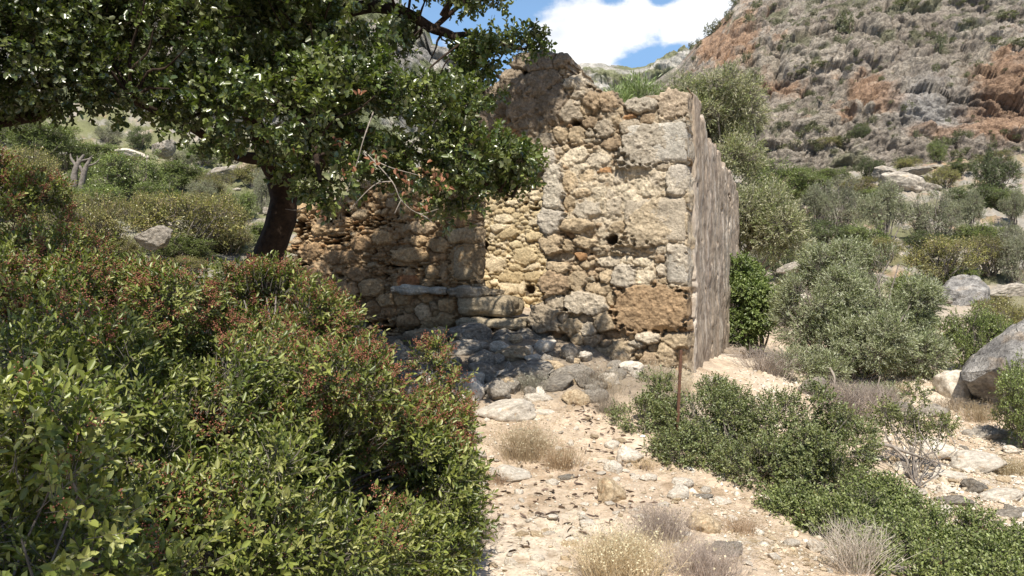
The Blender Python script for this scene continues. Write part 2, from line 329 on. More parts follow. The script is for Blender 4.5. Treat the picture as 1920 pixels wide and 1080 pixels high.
# ------------------------------------------------------------------ rocky hills
def hillside(name, pxs, sky, base, d0, d1, nu, nv, amp, scl, colf, mat, prof=None, seed=0, back=40):
    """a rock face rising from depth d0 to d1; sky/base are (px, py) outlines"""
    px = np.linspace(pxs[0], pxs[1], nu); v = np.linspace(0, 1, nv)
    ys = np.interp(px, *zip(*sky)); yb = np.interp(px, *zip(*base))
    vv = v[:, None]
    dep = d0 + (d1 - d0) * (vv if prof is None else prof(vv)) + 0 * px[None, :]
    # heights: so that the elevation angle runs from base to skyline
    py = yb[None, :] + (ys - yb)[None, :] * vv
    X = (px[None, :] - CX) / F * dep; Z = EYE + (HY - py) / F * dep
    Vv = np.stack([X, dep, Z], -1).reshape(-1, 3)
    p = Vv / scl
    q = p.copy(); q[:, 0] += q[:, 2] * .45; q[:, 2] *= 1.5
    q = q + .35 * np.stack([fbm(p * .7, 3, seed + 3), fbm(p * .7, 3, seed + 4), fbm(p * .7, 3, seed + 5)], 1)
    dsp = ridge(q, 6, seed + 1, .58) * amp
    led = fbm(q * np.array([.35, .35, 1.3]), 4, seed + 9)
    dsp = dsp + sstep(-.05, .05, led) * amp * .45
    for sc_, am_ in ((.7, .6), (2.0, .38), (5.0, .15), (11.0, .06)):
        cv, ce, ct = worley(q * sc_ * np.array([1, 1, .8]), seed + int(sc_ * 10)); dsp = dsp + amp * am_ * (cv + 2.2 * ct - .9 * np.clip(1 - ce * 9, 0, 1))
    sm = ridge(q * 5, 4, seed + 12, .6) * amp * .30
    edge = np.repeat(np.clip((1 - v) * 10, .18, 1)[:, None], nu, 1).reshape(-1)
    W = Vv + np.array([-.15, -.82, .5]) * ((dsp + sm) * edge)[:, None]
    col = colf(W, Vv, dsp / amp, (np.repeat(px[None, :], nv, 0).reshape(-1), py.reshape(-1)))
    # the far side falls away behind the skyline
    kb = 10; rows = []
    topr = W.reshape(nv, nu, 3)[-1]
    for k in range(1, kb + 1):
        f = k / kb
        r = topr.copy(); r[:, 1] += back * f; r[:, 2] -= back * .5 * f * f + .2; rows.append(r)
    W2 = np.concatenate([W] + rows); col2 = np.concatenate([col] + [col.reshape(nv, nu, 3)[-1]] * kb)
    nvt = nv + kb
    a = np.arange(nvt - 1)[:, None] * nu + np.arange(nu - 1)[None, :]
    fq = np.stack([a, a + 1, a + 1 + nu, a + nu], -1).reshape(-1, 4)
    structure(name, mesh_np(name, W2, fq, mat, col2, smooth=False))
    return W.reshape(nv, nu, 3), px, py, dep
def q_w(p): return p * np.array([1, 1, 1.3]) + .8 * np.stack([fbm(p * .5, 3, 3), fbm(p * .5, 3, 4), fbm(p * .5, 3, 5)], 1)
def cliff_col(W, V0, rd, pp):
    px, py = pp
    g = np.array([.30, .255, .21]); lg = np.array([.45, .395, .33]); tan = np.array([.38, .33, .265]); org = np.array([.39, .245, .155]); grn = np.array([.13, .14, .07]); dk = np.array([.15, .135, .12])
    n = fbm(W / 9, 4, 101)[:, None]; n2 = fbm(W / 2.2, 4, 111, .6)[:, None]
    c = g + (lg - g) * sstep(-.25, .4, n + n2 * .7)
    c = c + (tan - c) * sstep(-.05, .5, fbm(W / 14, 4, 121)[:, None] + n2 * .5) * .8
    st = W.copy(); st[:, 2] *= .18
    streak = fbm(st / 1.6, 4, 131)[:, None]
    def spot(x, y, rx, ry): return np.exp(-(((px - x) / rx) ** 2 + ((py - y) / ry) ** 2))[:, None]
    o = spot(1900, 200, 70, 70) * 1.3 + spot(1470, 170, 50, 22) + spot(1660, 190, 70, 25) + spot(1350, 100, 60, 40) * .9 + spot(1800, 250, 60, 25) * .8 + spot(1340, 60, 30, 50) * .7 + spot(1620, 160, 40, 20) * .6 + spot(1400, 60, 45, 60) * .6 + spot(1560, 230, 60, 18) * .5 + spot(1880, 120, 50, 30) * .5 + spot(1730, 250, 50, 15) * .6
    c = c + (org - c) * np.clip(sstep(.22, .85, o + streak * .75 * (o > .03) + n2 * .3 * (o > .05)), 0, 1) * .85
    sl = spot(1740, 205, 60, 40); c = c + (np.array([.36, .345, .325]) - c) * np.clip(sl * 1.2, 0, .8)
    gm = sstep(.04, .3, fbm(W / 2.4, 5, 141)[:, None] + .25 * fbm(W / 20, 2, 151)[:, None] - .9 * spot(1740, 205, 90, 60) - .5 * o)
    c = c + (grn - c) * gm * .7
    for sc_ in (.32, .9): c = c * (1 - .4 * np.clip(1 - worley(q_w(V0) * sc_, 77)[1] * 12, 0, 1))[:, None]
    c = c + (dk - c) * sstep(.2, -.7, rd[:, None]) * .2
    return c
def cprof(v):
    return np.interp(v, [0, .12, .4, .5, .72, .8, 1.0], [0, .10, .22, .36, .55, .70, 1.0])
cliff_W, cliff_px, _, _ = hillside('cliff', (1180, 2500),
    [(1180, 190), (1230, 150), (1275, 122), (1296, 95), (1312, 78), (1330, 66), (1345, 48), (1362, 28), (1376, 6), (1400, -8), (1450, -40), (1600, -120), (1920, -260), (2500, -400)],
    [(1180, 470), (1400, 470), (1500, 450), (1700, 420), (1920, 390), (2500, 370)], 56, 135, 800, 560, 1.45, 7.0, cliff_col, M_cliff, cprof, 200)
def mid_col(W, V0, rd, pp):
    g = np.array([.33, .315, .28]); lg = np.array([.50, .47, .42]); grn = np.array([.145, .155, .07]); br = np.array([.26, .21, .14])
    n = fbm(W / 16, 5, 161, .6)[:, None]; n2 = fbm(W / 5, 4, 171, .65)[:, None]
    c = g + (lg - g) * sstep(-.2, .3, n2) ; c = c + (br - c) * sstep(0, .5, n) * .4
    return c + (grn - c) * sstep(-.12, .14, fbm(W / np.array([11, 11, 5.]), 4, 181, .62)[:, None] + n * .3) * .85
hillside('far_hill', (820, 1500), [(820, 240), (900, 190), (1000, 150), (1060, 125), (1100, 119), (1130, 120), (1160, 124), (1185, 131), (1210, 127), (1235, 118), (1262, 110), (1300, 92), (1400, 70), (1500, 60)],
    [(820, 380), (1500, 380)], 150, 290, 520, 300, 6.0, 26.0, mid_col, M_farhill, None, 300, 120)
def left_col(W, V0, rd, pp):
    g = np.array([.30, .285, .26]); lg = np.array([.47, .44, .40]); tan = np.array([.42, .33, .25]); grn = np.array([.12, .14, .05])
    n = fbm(W / 8, 4, 191)[:, None]; n2 = fbm(W / 2.0, 4, 195, .6)[:, None]
    c = g + (lg - g) * sstep(-.2, .35, n2 + n * .4); c = c + (tan - c) * sstep(0, .5, n) * .5
    return c + (grn * 1.2 - c) * sstep(-.12, .1, fbm(W / 4.0, 4, 197, .6)[:, None] + .3 * n) * .8
left_W, left_px, _, _ = hillside('rocky_hill', (-900, 1010), [(-900, -500), (-300, -330), (200, -300), (500, -190), (640, -110), (715, -40), (745, -5), (765, 28), (790, 38), (806, 62), (812, 84), (840, 96), (862, 112), (885, 125), (905, 160), (930, 230), (1010, 330)],
    [(-900, 300), (300, 330), (1010, 420)], 44, 92, 620, 420, 2.4, 10.0, left_col, M_cliff, lambda v: v ** 1.2, 400)

# ------------------------------------------------------------------ rocks
_bm = bmesh.new(); bmesh.ops.create_icosphere(_bm, subdivisions=5, radius=1.0)
_bm.verts.ensure_lookup_table(); ICO_V = np.array([v.co[:] for v in _bm.verts]); ICO_F = np.array([[v.index for v in f.verts] for f in _bm.faces]); _bm.free()
_bm = bmesh.new(); bmesh.ops.create_icosphere(_bm, subdivisions=4, radius=1.0)
_bm.verts.ensure_lookup_table(); ICO4_V = np.array([v.co[:] for v in _bm.verts]); ICO4_F = np.array([[v.index for v in f.verts] for f in _bm.faces]); _bm.free()
def rock_mesh(name, seed, mat, dims=(1, .8, .6), cuts=11, rough=.10, hi=False, rnd=.78):
    r = np.random.default_rng(seed); V = (ICO_V if hi else ICO4_V).copy(); Fc = ICO_F if hi else ICO4_F
    for k in range(cuts):
        n = nrmz(r.normal(size=3)); off = r.uniform(rnd - .18, rnd + .08)
        dd = V @ n; m = dd > off; V[m] -= ((dd[m] - off) * .985)[:, None] * n
    nn = nrmz(V); w0, w1, w2 = worley(V * 1.9 + seed, seed); V = V + nn * (rough * (.5 * w0 + 1.5 * w2 - .6 * np.clip(1 - w1 * 9, 0, 1)))[:, None]
    V = V + nn * (fbm(V * 1.7 + seed, 3, seed) * rough * 1.1 + ridge(V * 5.5 + seed, 4, seed + 5, .6) * rough * .5)[:, None]
    V = V * np.array(dims)
    return mesh_np(name, V, Fc, mat, None, smooth=not hi or True)

def hull_rock(name, pts, mat, seed, rough=.04, cutsn=4):
    """angular boulder: the hull of a few corner points, subdivided and weathered; returns object at its centre"""
    pts = np.array(pts); c0 = pts.mean(0); bm = bmesh.new()
    for p_ in pts - c0: bm.verts.new(p_)
    bmesh.ops.convex_hull(bm, input=bm.verts[:])
    for v in [v for v in bm.verts if not v.link_faces]: bm.verts.remove(v)
    bmesh.ops.triangulate(bm, faces=bm.faces[:])
    for k in range(cutsn): bmesh.ops.subdivide_edges(bm, edges=bm.edges[:], cuts=1, use_grid_fill=True, smooth=.12 if k < 2 else 0)
    bmesh.ops.triangulate(bm, faces=bm.faces[:]); bm.verts.ensure_lookup_table(); bm.normal_update()
    V = np.array([v.co[:] for v in bm.verts]); Nn = np.array([v.normal[:] for v in bm.verts]); Fc = np.array([[v.index for v in f.verts] for f in bm.faces]); bm.free()
    s_ = np.ptp(V, axis=0).mean(); q = V / s_ * 4
    w0, w1, w2 = worley(q * np.array([1, 1, 1.4]) + seed, seed)
    V = V + Nn * (s_ * rough * (fbm(q * .8, 4, seed) * 1.2 + ridge(q * 1.5, 5, seed + 2, .6) * .7 + .5 * w0 + 1.2 * w2 - .4 * np.clip(1 - w1 * 8, 0, 1)))[:, None]
    return obj(name, mesh_np(name, V, Fc, mat, None, smooth=True), None, c0)

# ------------------------------------------------------------------ foliage
def leaves(pos, d, n, L, W, shape='oval', fold=.22, droop=.12):
    m = len(pos); L = np.broadcast_to(L, (m,))[:, None]; W = np.broadcast_to(W, (m,))[:, None]
    s = nrmz(np.cross(d, n)); n2 = np.cross(s, d)
    tip = pos + d * L - n2 * (droop * L)
    if shape == 'oval':
        a = pos + d * L * .32 + n2 * fold * W; b = pos + d * L * .74 + n2 * (fold * W * .8 - droop * .4 * L)
        V = np.stack([pos, a + s * W * .46, b + s * W * .42, tip, b - s * W * .42, a - s * W * .46], 1)
        f = np.array([[0, 1, 2, 3], [0, 3, 4, 5]])
        k = 6
    else:
        a = pos + d * L * .5
        V = np.stack([pos, a + s * W * .5 + n2 * fold * W, tip, a - s * W * .5 + n2 * fold * W], 1)
        f = np.array([[0, 1, 2, 3]]); k = 4
    Fq = (np.arange(m)[:, None, None] * k + f[None]).reshape(-1, 4)
    return V.reshape(-1, 3), Fq, k
def perp(d, rg):
    a = nrmz(np.cross(d, rg.normal(size=d.shape))); return a, np.cross(d, a)
def sprigs(o, d, k, Lt, Ll, Wl, rg, cols, spread=50, shape='oval', upb=.35, twig=.0, jit=.25, colvar=.25, tipcol=None):
    """o,d (n,3): twig starts and directions; k leaves along each. returns leaf mesh arrays + twig mesh arrays"""
    n = len(o); e1, e2 = perp(d, rg)
    j = np.arange(k)[None, :]
    phi = (j * 2.4 + rg.uniform(0, 6.28, (n, 1)))[..., None] + rg.normal(0, .3, (n, k, 1))
    lt = (Lt * rg.uniform(.7, 1.25, (n, 1)))[..., None]
    t = ((j + .6) / k)[..., None]
    pos = o[:, None] + d[:, None] * lt * t
    side = e1[:, None] * np.cos(phi) + e2[:, None] * np.sin(phi)
    al = np.radians(spread * (1.15 - .6 * t) + rg.normal(0, 12, (n, k, 1)))
    ld = d[:, None] * np.cos(al) + side * np.sin(al)
    nn = d[:, None] * np.sin(al) - side * np.cos(al) + np.array([0, 0, upb]) + rg.normal(0, jit, (n, k, 3))
    pos = pos.reshape(-1, 3); ld = nrmz(ld.reshape(-1, 3)); nn = nrmz(nn.reshape(-1, 3))
    m = len(pos)
    sz = rg.uniform(.65, 1.2, m)
    V, Fq, kk = leaves(pos, ld, nn, Ll * sz, Wl * sz * rg.uniform(.85, 1.15, m), shape)
    cols = np.array(cols); ci = rg.integers(0, len(cols), n)
    c = np.repeat(cols[ci], k, 0) * (1 + colvar * rg.normal(0, .6, (m, 1))) * np.repeat(1 + colvar * rg.normal(0, .5, (n, 1)), k, 0)
    if tipcol is not None:
        w = np.tile((np.arange(k) >= k - 3).astype(float)[None], (n, 1)).reshape(-1, 1) * np.repeat(rg.uniform(0, 1, (n, 1)) > .45, k, 0)
        c = c + (np.array(tipcol) - c) * w * .7
    C = np.repeat(np.clip(c, .004, .9), kk, 0)
    out = [V, Fq, C]
    if twig > 0:
        ln = lt[:, 0]; tip = o + d * ln * 1.02; o2 = o - d * ln * .35
        V2 = []
        for q in range(3):
            an = q * 2.094; r_ = e1 * math.cos(an) + e2 * math.sin(an)
            V2 += [o2 + r_ * twig, tip + r_ * twig * .45]
        V2 = np.stack(V2, 1).reshape(-1, 3)
        f = np.array([[0, 2, 3, 1], [2, 4, 5, 3], [4, 0, 1, 5]])
        out += [V2, (np.arange(n)[:, None, None] * 6 + f[None]).reshape(-1, 4)]
    return out
def sub_blobs(blobs, per, size, rg, zmin=-.35, keep=1.0):
    """lumps spread over big ellipsoids: gives crowns their uneven outline"""
    out = []
    for b in blobs:
        c = np.array(b[:3]); r = np.array(b[3:6])
        if keep: out.append(tuple(c) + tuple(r * .82 * keep))
        m = max(3, int(per * (r[0] * r[1] * r[2]) ** (2 / 3) / (.5 ** 2)))
        d = nrmz(rg.normal(size=(m, 3))); d[:, 2] = np.where(d[:, 2] < zmin, -d[:, 2], d[:, 2])
        for q in d:
            s = rg.uniform(*size) ; out.append(tuple(c + q * r * rg.uniform(.72, 1.0)) + (s, s, s * rg.uniform(.6, .9)))
    return out
def shell(blobs, n, rg, depth=.35, gate=None, gs=2.0, seed=5, up=.25, jit=.35, clipf=None, inner=.72):
    B = np.array(blobs); area = (B[:, 3] * B[:, 4] * B[:, 5]) ** (2 / 3)
    idx = rg.choice(len(B), size=n, p=area / area.sum())
    d = nrmz(rg.normal(size=(n, 3))); r = 1 - depth * rg.uniform(0, 1, n) ** 1.6 + rg.normal(0, .05, n)
    p = B[idx, :3] + d * B[idx, 3:6] * r[:, None]
    ok = np.ones(n, bool)
    for b in B:
        q = (((p - b[:3]) / b[3:6]) ** 2).sum(1); ok &= ~(q < inner ** 2 * (1 - depth) ** .5)
    if gate is not None: ok &= fbm(p * gs, 3, seed) > gate
    if clipf is not None: ok &= clipf(p)
    p = p[ok]; dd = nrmz(d[ok] / B[idx[ok], 3:6] * B[idx[ok], 3:6].mean(1, keepdims=True) + np.array([0, 0, up]) + rg.normal(0, jit, (ok.sum(), 3)))
    return p, dd
def tube(pts, rad, ns=10, seed=0, bark=.12, sub=6):
    pts = np.array(pts, float); rad = np.array(rad, float)
    n = len(pts); t = np.linspace(0, n - 1, (n - 1) * sub + 1)
    # catmull-rom
    Pp = np.vstack([2 * pts[0] - pts[1], pts, 2 * pts[-1] - pts[-2]])
    i = np.minimum(t.astype(int), n - 2); f = (t - i)[:, None]
    p0, p1, p2, p3 = Pp[i], Pp[i + 1], Pp[i + 2], Pp[i + 3]
    C = .5 * ((2 * p1) + (-p0 + p2) * f + (2 * p0 - 5 * p1 + 4 * p2 - p3) * f ** 2 + (-p0 + 3 * p1 - 3 * p2 + p3) * f ** 3)
    Rr = np.interp(t, np.arange(n), rad)
    tg = nrmz(np.gradient(C, axis=0)); ref = np.array([.3, -.2, 1.0]) if abs(tg[0][2]) < .8 else np.array([1.0, .3, 0])
    a = nrmz(np.cross(tg, ref)); b = np.cross(tg, a)
    an = np.linspace(0, 2 * math.pi, ns, endpoint=False)
    ring = a[:, None] * np.cos(an)[None, :, None] + b[:, None] * np.sin(an)[None, :, None]
    V = (C[:, None] + ring * Rr[:, None, None])
    if bark:
        nz_ = ridge(np.stack([np.broadcast_to(np.cos(an) * 2.2, (len(C), ns)).ravel(), np.broadcast_to(np.sin(an) * 2.2, (len(C), ns)).ravel(), np.repeat(t * .8, ns)], 1), 3, seed) * bark
        V = V + ring * (Rr[:, None] * nz_.reshape(len(C), ns))[..., None]
    m = len(C); V = V.reshape(-1, 3)
    q0 = np.arange(m - 1)[:, None] * ns + np.arange(ns)[None, :]; q1 = np.arange(m - 1)[:, None] * ns + (np.arange(ns)[None, :] + 1) % ns
    Fq = np.stack([q0, q1, q1 + ns, q0 + ns], -1).reshape(-1, 4)
    return V, Fq
def join(parts):
    Vs, Fs, o = [], [], 0
    for V, Fq in parts:
        Vs.append(V); Fs.append(Fq + o); o += len(V)
    return np.concatenate(Vs), np.concatenate(Fs)
def limb(a, b, r0, r1, rg, sag=.1, n=4, ns=6, bark=.1):
    a = np.array(a, float); b = np.array(b, float); L = np.linalg.norm(b - a)
    ts = np.linspace(0, 1, n); pts = [a + (b - a) * t + (rg.normal(0, .07, 3) * L * math.sin(math.pi * t)) + np.array([0, 0, sag * L * math.sin(math.pi * t)]) for t in ts]
    return tube(pts, np.linspace(r0, r1, n), ns, int(rg.integers(999)), bark, 3)
def blades(base, d, L, W, rg, col, bend=.3, heads=0, headc=(.72, .66, .46), hr=.006):
    """dry stems: thin bent strips with small flower heads at the tips"""
    n = len(base); s, _ = perp(d, rg); L = np.broadcast_to(L, (n,))[:, None]
    b2 = rg.normal(0, bend, (n, 3)) * np.array([1, 1, .3]) * L
    m_ = base + d * L * .5 + b2 * .25; tip = base + d * L + b2
    V = np.stack([base - s * W, base + s * W, m_ + s * W * .8, m_ - s * W * .8, tip], 1).reshape(-1, 3)
    o = np.arange(n)[:, None] * 5
    Fq = o + np.array([[0, 1, 2, 3]]); Ft = o + np.array([[3, 2, 4]])
    C = np.repeat(np.array(col) * (1 + rg.normal(0, .18, (n, 1))), 5, 0)
    if heads:
        k = rg.integers(0, n, heads); c0 = tip[k] + rg.normal(0, .012, (heads, 3)) - d[k] * (rg.uniform(0, .35, (heads, 1)) * L[k])
        dd = nrmz(rg.normal(size=(heads, 3))); nn = nrmz(rg.normal(size=(heads, 3)))
        HV, HF, kk = leaves(c0, dd, nn, hr * 2.4, hr * 2.2, 'diamond', .3)
        HC = np.repeat(np.array(headc) * (1 + rg.normal(0, .1, (heads, 1))), kk, 0)
        HF = HF + len(V); V = np.concatenate([V, HV]); C = np.concatenate([C, HC]); Fq = np.concatenate([Fq, HF])
    return V, [Fq, Ft], np.clip(C, 0, 1)
# ------------------------------------------------------------------ the ruined house
ANG = math.radians(20); CO = np.array([2.2, 10.0])                     # the near corner
AX = np.array([-math.cos(ANG), math.sin(ANG)])                         # along the front wall, leftwards
NF = np.array([-math.sin(ANG), -math.cos(ANG)])                        # front wall's outward normal
def to_wall(px, py, org=CO, ax=AX):
    r = (px - CX) / F
    s = (org[0] - r * org[1]) / (r * ax[1] - ax[0]); y = org[1] + s * ax[1]
    return s, EYE + (HY - py) / F * y, y
TAN = (.42, .34, .235); BRN = (.33, .255, .175); GRY = (.37, .32, .25); PAL = (.50, .44, .35); CRM = (.55, .485, .375); ORG = (.42, .25, .13); LGR = (.44, .395, .325); DKB = (.26, .215, .165); WHT = (.62, .57, .5)
HOLE = (.12, .09, .06)
# px, py, half width, half height, colour, squareness, proud (m), shear
ST = [
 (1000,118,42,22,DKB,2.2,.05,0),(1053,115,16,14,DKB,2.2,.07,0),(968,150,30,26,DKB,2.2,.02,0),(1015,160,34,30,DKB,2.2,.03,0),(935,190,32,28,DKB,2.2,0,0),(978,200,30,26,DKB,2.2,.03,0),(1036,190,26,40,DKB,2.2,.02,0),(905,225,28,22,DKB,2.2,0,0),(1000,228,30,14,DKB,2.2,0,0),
 (987,137,7,7,HOLE,2,-.16,0),(1077,231,7,8,HOLE,2,-.16,0),(918,158,5,5,HOLE,2,-.1,0),
 (1081,156,20,15,PAL,2.2,.03,0),(1070,169,9,5,TAN,2.5,0,0),(1088,178,16,9,PAL,2.2,.03,0),(1083,192,9,8,PAL,2.2,0,0),(1112,190,15,18,BRN,2.2,.04,0),(1141,193,18,18,BRN,2.2,.05,0),(1070,210,20,20,GRY,2.2,.03,0),(1100,207,13,8,TAN,2.3,0,0),
 (1162,207,11,7,TAN,2.2,0,0),(1202,197,30,14,LGR,2.3,.05,0),(1262,193,27,26,(.40,.33,.25),3.2,.02,0),(1105,229,14,9,BRN,2.2,0,0),(1131,243,17,16,GRY,2.3,.03,0),(1155,225,11,8,TAN,2.3,0,0),(1182,240,18,17,GRY,2.3,.03,0),(1216,222,15,13,BRN,2.3,0,0),(1180,218,14,5,ORG,2.6,0,0),(1245,228,16,5,GRY,2.6,0,0),
 (1108,251,12,6,GRY,2.4,0,0),(1147,268,19,11,BRN,2.3,.02,0),(1080,252,15,14,TAN,2.3,0,0),(1053,250,15,12,TAN,2.3,0,0),(960,245,12,6,ORG,2.6,0,0),(985,247,14,6,LGR,2.6,0,0),(975,262,16,20,ORG,2.3,0,0),(1020,262,20,14,GRY,2.3,0,0),(930,262,20,16,ORG,2.3,0,0),
 (1229,272,59,37,LGR,4.2,.05,-.22),
 (1120,300,25,14,PAL,2.2,0,0),(1078,292,20,15,CRM,2.2,0,0),(1085,315,20,9,CRM,2.4,0,0),(1135,318,18,6,ORG,2.6,0,0),(1100,330,15,13,TAN,2.2,0,0),(1068,342,14,18,TAN,2.2,.02,0),(1160,332,9,18,PAL,2.2,0,0),(1195,324,22,9,CRM,2.4,0,0),(1231,334,15,14,PAL,2.2,0,0),(1205,345,14,10,CRM,2.2,0,0),
 (1270,340,18,31,LGR,4.0,.03,0),
 (1165,352,18,9,CRM,2.3,0,0),(1146,366,12,11,PAL,2.2,0,0),(1122,361,14,12,CRM,2.2,0,0),(1186,379,21,20,CRM,2.3,.02,0),(1153,384,14,18,PAL,2.2,.02,0),(1102,395,23,16,LGR,2.2,.05,0),(1068,380,12,13,TAN,2.2,0,0),(1215,362,20,9,CRM,2.3,0,0),
 (1235,415,54,42,(.44,.37,.27),5.0,.04,-.28),
 (1130,411,24,8,PAL,2.4,0,0),(1040,360,17,50,(.47,.43,.36),2.4,.13,0),(1028,300,14,22,(.46,.42,.36),2.2,.10,0),(1036,415,20,26,(.46,.42,.36),2.2,.15,0),
 (1085,424,30,12,TAN,2.2,.09,.1),(1113,440,18,12,BRN,2.2,-.04,0),(1149,450,10,9,HOLE,2,-.22,0),(1160,428,14,11,TAN,2.2,.02,0),
 (1038,458,19,19,TAN,2.2,.14,0),(1065,462,13,11,TAN,2.2,.05,0),(1100,452,22,12,TAN,2.2,.05,0),
 (1088,480,10,8,ORG,2.2,.03,0),(1060,483,20,9,GRY,2.3,-.04,0),(1048,502,18,11,TAN,2.2,.12,.15),(1100,495,15,6,TAN,2.4,.02,0),(1143,490,22,10,PAL,2.4,0,0),(1175,488,12,8,CRM,2.3,0,0),(1205,490,22,8,CRM,2.4,0,0),(1240,468,12,9,PAL,2.3,0,0),(1175,466,18,6,PAL,2.5,0,0),(1210,469,14,5,TAN,2.5,0,0),
 (1269,495,19,37,LGR,4.0,.02,0),
 (1043,534,27,18,(.36,.27,.18),2.4,.10,0),(1084,526,14,18,TAN,2.3,.05,0),(1137,518,12,12,TAN,2.3,.03,0),(1171,520,23,21,LGR,2.3,.05,0),(1206,520,19,15,CRM,2.3,0,0),(1240,507,8,10,PAL,2.3,.03,0),(1243,527,9,8,TAN,2.3,0,0),
 (1120,541,28,11,TAN,2.5,0,0),(1101,569,39,20,PAL,2.6,.08,0),(1045,567,19,14,GRY,2.3,.06,0),(1148,561,12,13,TAN,2.3,.03,0),
 (1221,577,67,41,(.35,.25,.155),3.6,.06,-.04),
 (1028,595,31,27,(.38,.32,.24),2.5,.12,-.1),(1057,596,11,11,LGR,2.3,.06,0),(1077,592,8,7,TAN,2.3,.04,0),(1074,612,19,14,TAN,2.3,.1,0),(1108,616,15,12,PAL,2.3,.09,0),(1135,606,19,17,TAN,2.7,.07,0),(1095,597,9,9,GRY,2.3,.03,0),(1110,599,6,7,GRY,2.3,.03,0),(1087,635,11,12,TAN,2.3,.09,0),(1115,638,18,11,BRN,2.3,.08,0),
 (1215,633,20,10,PAL,2.5,.08,0),(1266,637,24,14,TAN,3.0,.04,0),(1195,646,12,8,LGR,2.3,.06,0),(1225,652,9,8,TAN,2.5,.03,0),(1198,664,12,9,TAN,2.3,.03,0),(1160,662,32,25,TAN,2.5,.10,0),(1220,676,17,15,BRN,2.3,.08,0),(1247,667,17,22,TAN,2.4,.05,0),(1276,668,9,16,BRN,2.4,-.08,0),(1140,645,14,9,BRN,2.3,.05,0),(1150,628,20,9,BRN,2.3,-.02,0),
 (876,492,30,34,(.36,.285,.19),5.0,.04,0),(872,443,32,14,TAN,4.0,.03,0),(862,402,26,22,BRN,3.0,.02,0),(880,360,22,20,BRN,3.0,.02,0),
 (790,428,22,11,GRY,2.6,.02,0),(821,459,20,13,TAN,2.5,.04,0),(784,452,16,9,TAN,2.4,.02,0),(769,478,32,13,TAN,2.7,.02,0),(820,482,16,9,BRN,2.4,0,0),(808,512,11,12,TAN,2.4,.02,0),(763,527,18,12,(.34,.19,.11),2.4,.0,0),(676,457,17,15,BRN,2.4,.02,0),(716,446,18,13,TAN,2.4,0,0),(670,515,17,13,BRN,2.4,.02,0),(695,540,20,17,TAN,2.3,.06,0),(650,545,24,16,BRN,2.4,.05,0),(640,482,30,12,BRN,2.5,0,0),(600,430,13,10,TAN,2.4,.02,0),(585,470,16,14,BRN,2.4,0,0),(590,520,20,16,BRN,2.4,.03,0),(610,560,20,16,TAN,2.4,.04,0),
 (725,562,20,12,TAN,2.6,.05,0),(755,560,16,12,TAN,2.6,.04,0),(779,567,12,8,BRN,2.3,.0,0),(796,560,13,9,TAN,2.3,0,0),(814,576,9,9,GRY,2.3,.03,0),(838,575,14,13,TAN,2.3,.05,0),(771,583,9,6,TAN,2.3,0,0),(796,587,14,16,PAL,2.7,.08,.1),(817,588,9,8,TAN,2.3,0,0),(770,600,22,12,BRN,2.3,.07,0),(825,601,30,13,TAN,2.4,.08,-.25),(730,584,14,10,BRN,2.3,0,0),(700,575,14,12,BRN,2.3,0,0),
]
